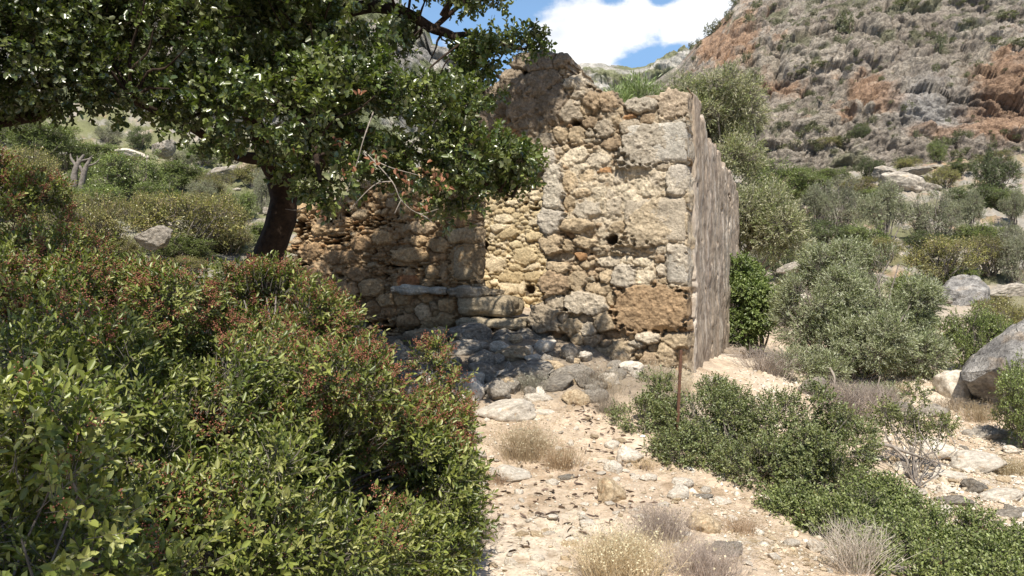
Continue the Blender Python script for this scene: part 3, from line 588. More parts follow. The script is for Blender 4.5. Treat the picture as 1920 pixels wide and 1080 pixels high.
def masonry(org, ax, nf, s0, s1, h0, h1, step, hand, centre_ok, cell_ok, thick, fills, pal, seed, jw=.022, jd=.05, mort=(.30, .23, .155), rough=.008, warp=.024, fillf=None, ridges=0, mortf=None, darkf=None, bulge=.022, colf=None, tilt=.10, prd=1, smf=1, thf=None):
    """rubble masonry: every stone is a raised cell of its own in one displaced sheet, closed by a back and a rim"""
    r = np.random.default_rng(seed)
    S = [list(h) for h in hand]                                         # s,h,a,b,p,proud,shear,r,g,b,hole
    C = np.array([[q[0], q[1], q[2], q[3]] for q in S]) if S else np.zeros((0, 4))
    for (a0, a1, b0, b1, tries) in fills:
        for _ in range(tries):
            cs, ch = r.uniform(s0, s1), r.uniform(h0, h1)
            a = r.uniform(a0, a1); b = min(r.uniform(b0, b1), a)
            if fillf is not None:
                f = fillf(cs, ch); a *= f[0]; b *= f[1]
            if len(C):
                q = (np.abs((cs - C[:, 0]) / (C[:, 2] + a)) ** 2.4 + np.abs((ch - C[:, 1]) / (C[:, 3] + b)) ** 2.4)
                if (q < .82).any(): continue
            C = np.vstack([C, [cs, ch, a, b]])
            cc = np.array(pal[r.integers(len(pal))]) * r.uniform(.85, 1.15)
            S.append([cs, ch, a, b, r.uniform(2.1, 3.2), r.uniform(-.012, .03) * prd, r.uniform(-.12, .12), *cc, 0])
    S = np.array(S); pr_ = np.random.default_rng(seed + 77)
    nS, nH = int((s1 - s0) / step) + 1, int((h1 - h0) / step) + 1
    ss = np.linspace(s0, s1, nS); hh = np.linspace(h0, h1, nH)
    G, H = np.meshgrid(ss, hh)
    p2 = np.stack([G.ravel(), H.ravel(), np.full(G.size, seed * 1.3)], 1)
    w1 = fbm(p2 * 9, 3, seed) * warp; w2 = fbm(p2 * 9 + 50, 3, seed + 3) * warp
    w1 += fbm(p2 * 26, 3, seed + 6) * warp * .55; w2 += fbm(p2 * 26 + 50, 3, seed + 8) * warp * .55
    GX = (G.ravel() + w1).reshape(nH, nS); HX = (H.ravel() + w2).reshape(nH, nS)
    q1 = np.full((nH, nS), 9e9); q2 = q1.copy(); id1 = np.zeros((nH, nS), int)
    for k, st in enumerate(S):
        rs = max(st[2], st[3]) * 2.4 + .12
        i0 = np.searchsorted(ss, st[0] - rs); i1 = np.searchsorted(ss, st[0] + rs); j0 = np.searchsorted(hh, st[1] - rs); j1 = np.searchsorted(hh, st[1] + rs)
        if i1 <= i0 or j1 <= j0: continue
        x = GX[j0:j1, i0:i1] - st[0]; y = HX[j0:j1, i0:i1] - st[1]
        x2 = x + y * st[6] * 1.0; y2 = y + (x * st[6] * .3)
        q = (np.abs(x2 / st[2]) ** st[4] + np.abs(y2 / st[3]) ** st[4]) ** (1 / st[4])
        if st[4] < 3.1:                                 # broken, many-sided outline
            a0 = pr_.uniform(0, 6.28); K_ = int(pr_.integers(5, 8)); qp = 0
            for kk_ in range(K_):
                an = a0 + kk_ * 6.283 / K_ + pr_.normal(0, .22); qp = np.maximum(qp, (x2 / st[2] * math.cos(an) + y2 / st[3] * math.sin(an)) / pr_.uniform(.80, 1.0))
            q = .3 * q + .7 * qp
        a = q1[j0:j1, i0:i1]; b = q2[j0:j1, i0:i1]; ii = id1[j0:j1, i0:i1]
        lt = q < a
        b[:] = np.where(lt, a, np.minimum(b, q)); ii[:] = np.where(lt, k, ii); a[:] = np.where(lt, q, a)
    sa = np.minimum(S[id1, 2], S[id1, 3])
    e = np.minimum((q2 - q1) * sa * .55, (1.28 - q1) * sa)               # distance to the joint, roughly metres
    nzf = fbm(p2 * 14, 4, seed + 20, .6).reshape(nH, nS) * smf; nzl = fbm(p2 * 3.0, 3, seed + 30).reshape(nH, nS)
    jwv = jw * (1 + .7 * nzl); 
    t = np.clip(e / jwv, 0, 1)
    dome = np.clip(1.15 - q1, 0, 1)
    D = S[id1, 5] + jd * (np.sqrt(1 - (1 - t) ** 2) - 1) + bulge * np.sqrt(dome) * np.minimum(1, sa / .08)
    mfill, mdark = (np.zeros_like(D), np.zeros_like(D)) if mortf is None else mortf(G, H, nzl)
    mboth = np.maximum(mfill, mdark)
    mlev = -jd * .62 + mfill * jd * .85 + mdark * jd * 1.15 + nzf * (.022 + .03 * mdark) + nzl * .015
    isM = D < mlev
    D = np.maximum(D, mlev)
    isM |= e < 0
    hol = S[id1, 10] > 0
    D = np.where(hol, S[id1, 5] * t, D); isM &= ~hol
    w0_, w1_, w2_ = worley(p2 * 24, seed + 81); D = D + nzf * rough * 1.8 + rough * (.5 * w0_ + 1.2 * w2_).reshape(nH, nS) + ridge(p2 * 22, 4, seed + 40, .6).reshape(nH, nS) * rough + nzl * .03
    pit = np.clip(fbm(p2 * 45, 2, seed + 44).reshape(nH, nS) - .35, 0, 1) * -.03 * smf; D += pit
    if ridges:
        pr = np.stack([G.ravel() * 2.4, H.ravel() * .45, np.zeros(G.size)], 1)
        D = D + ridge(pr, 4, seed + 50, .6).reshape(nH, nS) * ridges
    if darkf is not None: D = D + darkf(G, H)
    col = S[id1, 7:10] * (1 + .10 * nzf[..., None])
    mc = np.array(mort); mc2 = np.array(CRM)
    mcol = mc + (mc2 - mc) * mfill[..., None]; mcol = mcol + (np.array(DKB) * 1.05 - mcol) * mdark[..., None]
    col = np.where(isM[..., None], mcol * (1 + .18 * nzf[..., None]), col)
    if colf is not None: col = colf(G, H, col)
    col = col * (1 - .18 * np.clip(-pit * 60, 0, 1)[..., None])
    # which cells exist: whole stones inside the outline
    tilt_ = pr_.normal(0, 1, (len(S), 2)) * tilt; D = D + np.where(isM | hol, 0, np.clip((G - S[id1, 0]) * tilt_[id1, 0] + (H - S[id1, 1]) * tilt_[id1, 1], -.03, .03))
    sok = np.array([centre_ok(a, b) for a, b in S[:, :2]])
    keep = sok[id1] & (q1 < 1.75) & cell_ok(G, H)
    quad = keep[:-1, :-1] & keep[1:, :-1] & keep[:-1, 1:] & keep[1:, 1:]
    # drop tiny islands and pin-holes
    for _ in range(2):
        nb = np.zeros(quad.shape, int); pz = np.pad(quad, 1)
        for a, b in ((0, 1), (2, 1), (1, 0), (1, 2)): nb += pz[a:a + quad.shape[0], b:b + quad.shape[1]]
        quad = quad & (nb >= 2)
    vk = np.zeros((nH, nS), bool); vk[:-1, :-1] |= quad; vk[1:, :-1] |= quad; vk[:-1, 1:] |= quad; vk[1:, 1:] |= quad
    # round the rims
    dist = np.zeros((nH, nS)); cur = vk.copy()
    K = max(3, int(.07 / step))
    for k in range(K):
        dist += cur; pz = np.pad(cur, 1, constant_values=True)
        cur = cur & pz[:-2, 1:-1] & pz[2:, 1:-1] & pz[1:-1, :-2] & pz[1:-1, 2:]
    tt = np.clip(dist / K, 0, 1); D = D - .06 * (1 - np.sqrt(1 - (1 - tt) ** 2))
    def world(Gs, Hs, Ds):
        return np.stack([org[0] + ax[0] * Gs + nf[0] * Ds, org[1] + ax[1] * Gs + nf[1] * Ds, Hs], -1)
    Vf = world(G, H, D); Db = -(thick if thf is None else thf(G, H)) + .06 * fbm(p2 * 3 + 9, 3, seed + 60).reshape(nH, nS) + .03 * ridge(p2 * 9, 3, seed + 61).reshape(nH, nS)
    Vb = world(G, H, Db)
    ids = np.arange(nH * nS).reshape(nH, nS); nn = nH * nS
    fa = np.stack([ids[:-1, :-1], ids[:-1, 1:], ids[1:, 1:], ids[1:, :-1]], -1)[quad]
    fb = fa[:, ::-1] + nn
    # rim
    pq = np.pad(quad, 1)
    inner = pq[1:-1, 1:-1]; edges = []
    m = inner & ~pq[:-2, 1:-1]; edges.append(np.stack([ids[:-1, :-1][m], ids[:-1, 1:][m]], 1))
    m = inner & ~pq[2:, 1:-1]; edges.append(np.stack([ids[1:, 1:][m], ids[1:, :-1][m]], 1))
    m = inner & ~pq[1:-1, :-2]; edges.append(np.stack([ids[1:, :-1][m], ids[:-1, :-1][m]], 1))
    m = inner & ~pq[1:-1, 2:]; edges.append(np.stack([ids[:-1, 1:][m], ids[1:, 1:][m]], 1))
    E = np.concatenate(edges); uv, inv = np.unique(E, return_inverse=True); inv = inv.reshape(E.shape)
    Vfl = Vf.reshape(-1, 3); Vbl = Vb.reshape(-1, 3); base = 2 * nn; extraV = []; kk = max(4, int(thick / .05))
    prev = E; rimF = []; rimC = []
    cfl = col.reshape(-1, 3)
    for k in range(1, kk + 1):
        if k < kk:
            f = k / kk; q = Vfl[uv] * (1 - f) + Vbl[uv] * f
            q = q + np.stack([fbm(q * 7, 3, seed + 70) * .0, fbm(q * 7, 3, seed + 71) * .0, fbm(q * 6, 4, seed + 72, .6) * .055], 1)
            q[:, :2] += (fbm(q * 6 + 31, 3, seed + 73) * .05)[:, None] * ax
            extraV.append(q); rimC.append(cfl[uv] * (1 + .25 * fbm(q * 12, 3, seed + 75)[:, None])); idx = base + inv; base += len(uv)
        else: idx = E + nn
        rimF.append(np.stack([prev[:, 1], prev[:, 0], idx[:, 0], idx[:, 1]], 1)); prev = idx
    V = np.concatenate([Vfl, Vbl] + extraV); C3 = np.concatenate([cfl, cfl * .95] + rimC)
    Fq = np.concatenate([fa, fb] + rimF)
    used = np.unique(Fq); mp_ = np.full(len(V), -1); mp_[used] = np.arange(len(used))
    return V[used], mp_[Fq], C3[used]
def inpoly(poly):
    P_ = [tuple(p) for p in poly]
    def f(x, y):
        x = np.asarray(x, float); y = np.asarray(y, float); c = np.zeros(np.broadcast(x, y).shape, bool)
        j = len(P_) - 1
        for i in range(len(P_)):
            (xi, yi), (xj, yj) = P_[i], P_[j]
            with np.errstate(divide='ignore', invalid='ignore'):
                cr = ((yi > y) != (yj > y)) & (x < (xj - xi) * (y - yi) / ((yj - yi) if yj != yi else 1e-9) + xi)
            c ^= cr; j = i
        return c
    return f
hand = []
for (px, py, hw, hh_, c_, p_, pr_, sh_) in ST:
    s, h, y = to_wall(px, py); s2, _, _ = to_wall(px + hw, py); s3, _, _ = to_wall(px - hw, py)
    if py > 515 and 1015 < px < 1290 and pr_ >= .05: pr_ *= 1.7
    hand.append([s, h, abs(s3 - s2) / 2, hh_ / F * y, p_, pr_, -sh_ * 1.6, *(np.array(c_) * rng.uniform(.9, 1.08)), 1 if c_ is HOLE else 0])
OUT = [(1289, 800), (1289, 172), (1276, 165), (1244, 168), (1236, 186), (1222, 188), (1196, 184), (1172, 196), (1158, 200), (1152, 178), (1122, 175), (1100, 172), (1096, 150), (1080, 142), (1070, 128), (1068, 104), (1042, 98), (1020, 92), (985, 98), (960, 112), (945, 140), (915, 165), (893, 200), (860, 255), (790, 300), (700, 340), (600, 380), (550, 395), (538, 440), (538, 520), (530, 800)]
DOOR = [(903, 536), (903, 330), (1012, 320), (1014, 400), (1012, 432), (1022, 445), (1022, 480), (1027, 505), (1018, 535), (1026, 560), (1010, 572), (996, 590), (1000, 622), (960, 624), (905, 624)]
outl = inpoly([to_wall(*p)[:2] for p in OUT]); door = inpoly([to_wall(*p)[:2] for p in DOOR])
HND = len(hand)
def mort_fill(G, H, nz_):
    # the cream mortar survives on the right half between the corner blocks
    s, h = to_wall(1130, 330)[:2]
    a = np.exp(-(((G - s) / 1.1) ** 2 + ((H - h) / .75) ** 2)) * 1.4
    s, h = to_wall(1200, 350)[:2]; a += np.exp(-(((G - s) / .7) ** 2 + ((H - h) / .4) ** 2)) * .8
    s, h = to_wall(1220, 505)[:2]; a += np.exp(-(((G - s) / .55) ** 2 + ((H - h) / .3) ** 2)) * 1.0
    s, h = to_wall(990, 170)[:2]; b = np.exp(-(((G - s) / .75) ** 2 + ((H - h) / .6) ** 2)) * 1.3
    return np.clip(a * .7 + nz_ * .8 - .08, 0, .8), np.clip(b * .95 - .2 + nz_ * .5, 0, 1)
def front_fill(s, h):
    if s > to_wall(905, 500)[0] and h < to_wall(800, 400)[1]: return (.8, .42)   # thin courses left of the doorway
    return (1, 1)
def front_thick(G, H):                                               # the left jamb is splayed and broken back
    s = to_wall(903, 450)[0]; return .62 - .50 * np.clip(1 - np.abs(G - s) / .55, 0, 1) * (H < 3.2)
def front_col(G, H, col):                                             # warmer, iron-stained stone left of the doorway
    w = sstep(to_wall(930, 400)[0], to_wall(860, 400)[0], G)[..., None]
    return col * np.array([1.03, 1.0, .955]) * (1 + w * (np.array([1.02, .92, .80]) - 1))
def doff(G, H):                                                        # big proud masses and hollows
    z = np.zeros_like(G)
    for (px, py, rx, ry, a) in [(1000, 170, .55, .4, .05), (1085, 430, .25, .12, .06), (1265, 690, .3, .15, -.08), (820, 620, .6, .14, -.05), (1250, 620, .18, .05, -.06)]:
        s, h, _ = to_wall(px, py); z += a * np.exp(-(((G - s) / rx) ** 2 + ((H - h) / ry) ** 2))
    return z
loc_h = np.array([CO[0] + AX[0] * 2.9, CO[1] + AX[1] * 2.9, .9])
house = thing('ruined_house', 'roofless ruined rubble-stone house with an empty doorway and grey corner blocks', 'ruin', loc_h)
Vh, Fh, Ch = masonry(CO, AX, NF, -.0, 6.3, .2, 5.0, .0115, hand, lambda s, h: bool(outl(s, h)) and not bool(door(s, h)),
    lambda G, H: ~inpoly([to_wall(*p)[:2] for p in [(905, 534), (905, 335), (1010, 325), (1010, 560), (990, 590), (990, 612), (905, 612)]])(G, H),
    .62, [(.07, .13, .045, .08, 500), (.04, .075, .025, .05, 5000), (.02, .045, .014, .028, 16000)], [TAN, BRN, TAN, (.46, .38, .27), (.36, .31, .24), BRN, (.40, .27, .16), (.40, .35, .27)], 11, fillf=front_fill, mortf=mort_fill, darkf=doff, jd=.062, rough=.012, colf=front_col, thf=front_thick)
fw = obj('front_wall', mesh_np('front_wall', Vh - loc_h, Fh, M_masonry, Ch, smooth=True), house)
# side wall, running away from the corner on the right
ASD = np.array([math.sin(ANG), math.cos(ANG)]); NS = np.array([math.cos(ANG), -math.sin(ANG)])
CO2 = CO + NS * .012 - NF * .01
def side_xy(px, py):
    r = (px - CX) / F; s = (CO2[0] - r * CO2[1]) / (r * ASD[1] - ASD[0]); y = CO2[1] + s * ASD[1]
    return s, EYE + (HY - py) / F * y
sk = sorted([side_xy(*p) for p in [(1290, 172), (1297, 178), (1304, 192), (1312, 210), (1321, 232), (1330, 258), (1339, 272), (1348, 290), (1357, 306), (1366, 322), (1375, 338), (1382, 352)]])
def side_top(s): 
    n_ = vn(np.stack([np.atleast_1d(s).ravel() * 3.1, np.zeros(np.size(s)), np.zeros(np.size(s))], 1), 5).reshape(np.shape(s)) * .11
    n2_ = vn(np.stack([np.atleast_1d(s).ravel() * 6.3 + .8 * np.sin(np.atleast_1d(s).ravel() * 2.7), np.zeros(np.size(s)), np.zeros(np.size(s))], 1), 6).reshape(np.shape(s)) * .03
    return np.interp(s, [a for a, _ in sk], [b for _, b in sk]) + n_ + n2_
SL = side_xy(1383, 500)[0]
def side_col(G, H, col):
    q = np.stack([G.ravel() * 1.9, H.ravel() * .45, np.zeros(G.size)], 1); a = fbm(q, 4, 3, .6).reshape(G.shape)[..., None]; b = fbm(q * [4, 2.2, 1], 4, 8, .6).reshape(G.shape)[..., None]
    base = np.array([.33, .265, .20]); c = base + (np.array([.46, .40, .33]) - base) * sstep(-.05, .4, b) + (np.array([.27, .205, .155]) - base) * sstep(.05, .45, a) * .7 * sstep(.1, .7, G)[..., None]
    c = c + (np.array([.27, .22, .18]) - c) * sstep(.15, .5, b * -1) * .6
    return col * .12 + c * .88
SIDEC = [(.36, .29, .22), (.40, .33, .26), (.30, .24, .19), (.42, .36, .30)]
Vh, Fh, Ch = masonry(CO2, ASD, NS, 0, SL, -.1, 4.5, .02, [], lambda s, h: True, lambda G, H: (H < side_top(G)) & (G > .46),
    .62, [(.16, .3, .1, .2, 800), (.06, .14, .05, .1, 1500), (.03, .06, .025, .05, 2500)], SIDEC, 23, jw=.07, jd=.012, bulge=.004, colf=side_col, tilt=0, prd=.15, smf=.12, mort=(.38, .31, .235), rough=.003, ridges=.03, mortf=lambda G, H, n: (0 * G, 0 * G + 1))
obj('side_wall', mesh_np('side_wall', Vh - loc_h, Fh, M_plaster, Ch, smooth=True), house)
# back wall of the room, seen through the doorway
BO = CO + ASD * 4.3
INC = [(.54, .44, .27), (.50, .40, .24), (.58, .48, .32), (.46, .36, .21)]
def bo_w(px, py): return to_wall(px, py, BO, AX)
handi = []
for (px, py, hw, hh_) in [(940, 428, 18, 9), (950, 436, 20, 10), (930, 495, 18, 14), (985, 480, 22, 15), (960, 520, 20, 12), (1000, 518, 16, 9), (955, 540, 18, 12), (978, 540, 6, 12), (1000, 443, 14, 8), (945, 410, 16, 9)]:
    s, h, y = bo_w(px, py); handi.append([s, h, hw / F * y * 1.05, hh_ / F * y, 3, .02, 0, *INC[rng.integers(4)], 0])
for (px, py, hw, hh_) in [(993, 543, 7, 8), (909, 460, 5, 8), (921, 547, 5, 6)]:
    s, h, y = bo_w(px, py); handi.append([s, h, hw / F * y * 1.05, hh_ / F * y, 3, -.18, 0, *HOLE, 1])
Vh, Fh, Ch = masonry(BO, AX, NF, .3, 5.8, .6, 4.3, .018, handi, lambda s, h: True, lambda G, H: H < 4.0 + .25 * np.sin(G * 2.3) + .1 * np.sin(G * 9),
    .5, [(.08, .13, .045, .07, 500), (.05, .08, .028, .045, 3500), (.03, .05, .016, .026, 9000)], INC, 37, mort=(.40, .31, .18), jd=.055)
obj('inner_wall', mesh_np('inner_wall', Vh - loc_h, Fh, M_masonry, Ch, smooth=True), house)
# left end wall
LO = CO + AX * 5.75
Vh, Fh, Ch = masonry(LO + ASD * .62, ASD, -NS, 0, 5.0, .5, 3.6, .035, [], lambda s, h: True, lambda G, H: H < 3.0 + .3 * np.sin(G * 1.7) + .12 * np.sin(G * 8),
    .5, [(.10, .2, .06, .12, 900), (.05, .1, .04, .07, 2500)], SIDEC, 41)
obj('end_wall', mesh_np('end_wall', Vh - loc_h, Fh, M_masonry, Ch, smooth=True), house)
def block(name, px0, px1, py0, py1, depth_out, depth_in, seed, col, rough=.02, bev=.03, parent=house, skew=0):
    """a weathered dressed block lying in the plane of the front wall"""
    s1, h1, y = to_wall(px0, py0); s0, h0, _ = to_wall(px1, py1)
    h1 = EYE + (HY - py0) / F * y; h0 = EYE + (HY - py1) / F * y
    bm = bmesh.new(); bmesh.ops.create_cube(bm, size=1.0)
    bmesh.ops.subdivide_edges(bm, edges=bm.edges[:], cuts=15, use_grid_fill=True)
    V_ = np.array([v.co[:] for v in bm.verts]); F_ = [[v.index for v in f.verts] for f in bm.faces]; bm.free()
    Lx, Ly, Lz = s1 - s0, depth_out + depth_in, h1 - h0
    Q = V_ * np.array([Lx, Ly, Lz])
    half = np.array([Lx, Ly, Lz]) / 2; b_ = np.minimum(bev * 2, half * .8)
    core = np.clip(Q, -(half - b_), half - b_); dv = Q - core; ln = np.linalg.norm(dv / b_, axis=1, keepdims=True)
    Q = core + dv / np.maximum(ln, 1)
    nn_ = nrmz(Q / half ** 1.0)
    Q = Q + nn_ * (fbm(Q * 6 + seed, 4, seed, .6) * rough * 1.6 + ridge(Q * 25 + seed, 3, seed + 2) * rough * .35)[:, None]
    Q[:, 2] += skew * Q[:, 0]
    s = s0 + Lx / 2 + Q[:, 0]; dd = (depth_out - depth_in) / 2 + Q[:, 1]
    W = np.stack([CO[0] + AX[0] * s + NF[0] * dd, CO[1] + AX[1] * s + NF[1] * dd, (h0 + h1) / 2 + Q[:, 2]], 1)
    cc = np.array(col) * (1 + .2 * fbm(Q * 5, 3, seed + 9)[:, None])
    return obj(name, mesh_np(name, W - loc_h, np.array(F_), M_masonry, cc * (1 + .12 * ridge(Q * 9, 3, seed + 12)[:, None]), smooth=True), parent)
block('threshold_block', 861, 963, 556, 592, .10, .5, 1, (.38, .31, .21), .035, .045)
block('threshold_block', 862, 991, 596, 616, .14, .5, 2, (.36, .30, .21), .035, .035)
block('ledge_slab', 742, 838, 538, 551, .17, .25, 3, (.43, .395, .33), .04, .014, skew=.02)
block('ledge_slab', 841, 905, 539, 556, .10, .25, 13, (.36, .31, .24), .05, .02, skew=-.04)
block('ledge_slab', 903, 934, 543, 556, .06, .3, 14, (.33, .27, .19), .05, .02)
block('jamb_block', 849, 903, 459, 526, .05, .14, 4, (.37, .295, .195), .014, .04)
block('jamb_block', 842, 903, 428, 457, .045, .14, 5, (.42, .33, .21), .014, .03)
block('corner_block', 1172, 1288, 236, 309, .055, .4, 6, (.43, .395, .335), .016, .03)
block('corner_block', 1171, 1287, 374, 457, .05, .4, 7, (.44, .375, .285), .016, .03)
block('corner_block', 1250, 1289, 459, 533, .05, .4, 8, (.45, .405, .335), .014, .03)
block('corner_block', 1253, 1288, 311, 371, .045, .4, 9, (.45, .40, .33), .018, .03)
# broken plinth at the foot of the side wall
Vp, Fp, Cp = masonry(CO2 + NS * .32 + ASD * 1.0, ASD, NS, 0, SL - .7, -.1, 1.25, .03, [], lambda s, h: True, lambda G, H: H < np.interp(G, [0, 2, 5, 8], [.42, .55, .78, .92]) + .05 * np.sin(G * 7), .34,
    [(.08, .16, .06, .1, 700)], SIDEC, 53, mort=(.3, .25, .2))
obj('plinth', mesh_np('plinth', Vp - loc_h, Fp, M_masonry, Cp, smooth=True), house)
# ------------------------------------------------------------------ trees, bushes
def blobs_px(L): return [tuple(P(a, b, d)) + (rx, ry, rz) for a, b, d, rx, ry, rz in L]
def nearest_pt(q, pts):
    return pts[np.argmin(((pts - q) ** 2).sum(1))]
def plant(name, label, cat, base, blobs, n, k, Lt, Ll, Wl, cols, mat, seed, group=None, spread=50, shape='oval', gate=None, gs=2.0, twig=.0015, stem_from=None, stem_r=.02, stem_mat=None, tipcol=None, colvar=.25, upb=.35, per=0, size=(.1, .2), depth=.35, clipf=None, berries=0, bzone=None, foliage_name='foliage', jit=.25, up=.25, nst=40, inner=.72, skelf=None, berry_r=.0042, stem_name='stems', root=None, keep=1.0, twigmat=None):
    rg = np.random.default_rng(seed); base = np.array(base, float)
    t = root or thing(name, label, cat, base, group)
    B = sub_blobs(blobs, per, size, rg, keep=keep) if per else blobs
    p, d = shell(B, n, rg, depth, gate, gs, seed, up, clipf=clipf, inner=inner)
    r = sprigs(p, d, k, Lt, Ll, Wl, rg, cols, spread, shape, upb, twig, jit, colvar, tipcol)
    obj(foliage_name, mesh_np(foliage_name, r[0] - base, r[1], mat, r[2]), t)
    parts = []
    if twig > 0: parts.append((r[3] - base, r[4]))
    if skelf is None:
        src = np.array([base + [rg.normal(0, .08), rg.normal(0, .08), 0] for _ in range(6)])
        idx = rg.choice(len(B), size=min(nst, len(B)), replace=False)
        for i in idx:
            c = np.array(B[i][:3]); a = src[rg.integers(len(src))]
            V, Fq = limb(a, c, stem_r * rg.uniform(.6, 1.1), stem_r * .25, rg, -.04); parts.append((V - base, Fq))
    if parts:
        V, Fq = join(parts); obj(stem_name, mesh_np(stem_name, V, Fq, stem_mat or M_bark_grey, smooth=True), t)
    if berries:
        ok = bzone(p) if bzone else np.ones(len(p), bool)
        q = p[ok]; dq = d[ok]
        if len(q):
            s = rg.integers(0, len(q), berries); c = q[s] + dq[s] * Lt * .75
            k2 = 30
            off = rg.normal(0, .0125, (berries, k2, 3)) + dq[s][:, None] * rg.uniform(-.03, .035, (berries, k2, 1))
            bc = (c[:, None] + off).reshape(-1, 3); rr_ = berry_r * rg.uniform(.6, 1.2, len(bc))
            o8 = np.array([[1, 0, 0], [-1, 0, 0], [0, 1, 0], [0, -1, 0], [0, 0, 1], [0, 0, -1]], float)
            f8 = np.array([[0, 2, 4], [2, 1, 4], [1, 3, 4], [3, 0, 4], [2, 0, 5], [1, 2, 5], [3, 1, 5], [0, 3, 5]])
            Vb = (bc[:, None] + o8[None] * rr_[:, None, None]).reshape(-1, 3); Fb = (np.arange(len(bc))[:, None, None] * 6 + f8[None]).reshape(-1, 3)
            obj('berries', mesh_np('berries', Vb - base, Fb, M_berry, smooth=True), t)
    return t
# --- the carob tree over the ruin
rgt = np.random.default_rng(77)
tb = P(448, 640, 8.4); tb[2] = gz(tb[0], tb[1]) - .05
carob = thing('carob_tree', 'large dark carob tree leaning left of the ruin, its crown hanging over the doorway', 'tree', tb)
TR = [(tb, .24), (P(478, 540, 8.45), .18), (P(504, 475, 8.5), .155), (P(526, 415, 8.5), .145), (P(533, 370, 8.5), .135), (P(524, 328, 8.45), .14)]
limbs = [
 TR,
 [(P(522, 328, 8.45), .10), (P(503, 300, 8.3), .10), (P(470, 215, 8.0), .085), (P(420, 120, 7.5), .075), (P(330, 40, 7.1), .06), (P(230, -20, 6.8), .04)],
 [(P(524, 335, 8.45), .12), (P(560, 275, 8.4), .10), (P(582, 150, 8.3), .095), (P(583, 20, 8.2), .09), (P(600, -120, 8.1), .09), (P(680, -330, 8.2), .06)],
 [(P(583, 40, 8.2), .08), (P(690, 12, 8.2), .065), (P(765, 27, 8.1), .055), (P(812, 54, 8.1), .047), (P(845, 66, 8.1), .04), (P(878, 92, 8.1), .03), (P(920, 130, 8.1), .018)],
 [(P(845, 66, 8.1), .03), (P(900, 66, 8.2), .024), (P(960, 90, 8.3), .016), (P(1010, 88, 8.3), .008)],
 [(P(812, 54, 8.1), .03), (P(850, 20, 8.2), .025), (P(900, -20, 8.4), .02), (P(980, -60, 8.7), .012)],
 [(P(560, 270, 8.4), .08), (P(640, 240, 8.1), .06), (P(720, 260, 7.8), .045), (P(800, 300, 7.7), .03), (P(880, 330, 7.8), .018), (P(960, 370, 7.9), .009)],
 [(P(510, 300, 8.3), .07), (P(440, 290, 7.6), .05), (P(360, 240, 6.9), .035), (P(250, 190, 6.3), .02)],
 [(P(600, -120, 8.1), .08), (P(760, -210, 8.6), .06), (P(900, -260, 9.0), .045), (P(1020, -260, 9.3), .03)],
 [(P(830, 30, 8.1), .035), (P(890, -70, 7.8), .03), (P(1000, -125, 7.3), .02), (P(1130, -155, 7.2), .008)],
 [(P(600, -120, 8.1), .07), (P(450, -250, 7.6), .05), (P(300, -300, 7.2), .03)],
 [(P(585, 120, 8.3), .06), (P(600, 180, 7.4), .045), (P(590, 260, 6.8), .03), (P(600, 340, 6.5), .015)],
]
skel = []; parts_t = []; parts_l = []
for i, L in enumerate(limbs):
    V, Fq = tube([a for a, _ in L], [r for _, r in L], 16 if i < 3 else 9, 60 + i, .16, 7)
    (parts_t if i == 0 else parts_l).append((V - tb, Fq)); 
    for j in range(len(L) - 1): skel += [L[j][0] + (L[j + 1][0] - L[j][0]) * f for f in np.linspace(0, 1, 8)]
skel = np.array(skel)
CAR = blobs_px([(600, 40, 7.4, 1.5, 1.1, .75), (300, 90, 6.7, 1.2, 1.1, .62), (700, 230, 7.0, .8, .7, .52), (800, 310, 7.4, .55, .5, .40), (900, 290, 7.8, .42, .4, .35), (590, 320, 6.6, .42, .45, .24), (690, 345, 7.0, .4, .4, .25),
  (420, 215, 6.5, .55, .5, .34), (250, 180, 6.2, .5, .5, .28), (190, 60, 6.3, .7, .7, .5), (480, 120, 6.8, .8, .7, .55), (790, 150, 7.8, .6, .6, .45), (860, 390, 7.6, .16, .2, .16), (965, 330, 8.0, .16, .2, .12), (540, 210, 6.6, .5, .5, .4), (860, 220, 7.8, .35, .35, .3),
  (450, -260, 7.6, 2.0, 1.6, .9), (100, -150, 6.8, 1.3, 1.2, .8), (740, -140, 8.3, 1.1, 1.1, .6)])
def pil(c, dims): return tuple(c) + dims
cc = [(.085, .115, .030), (.115, .145, .038), (.145, .17, .048), (.06, .085, .026), (.135, .15, .07)]
rgc = np.random.default_rng(31)
CARB = sub_blobs(CAR, 5, (.14, .30), rgc, keep=.95)
def car_clip(p):                                                     # ragged underside and the window of sky at the right
    px = CX + p[:, 0] / p[:, 1] * F; py = HY - (p[:, 2] - EYE) / p[:, 1] * F
    n = fbm(p * 2.2, 3, 12) * 40
    low = np.interp(px, [0, 130, 200, 330, 400, 470, 560, 640, 700, 760, 830, 860, 915, 940, 1010, 1020], [215, 225, 285, 268, 320, 372, 400, 430, 410, 395, 420, 440, 430, 372, 330, 250])
    sky_ = (px > 730) & (py < 150 - (px - 760) * .12) & (py > -40)
    return ~((py > low + n * .5) & (px > -50)) & ~sky_ & ~((px > 905) & (py < 225) & (py > -60)) & ~((px > 1015) & (py > -60))
p1_, d1_ = shell(CARB, 26500, rgc, .62, -.04, 2.3, 91, .3, clipf=car_clip, inner=.5)
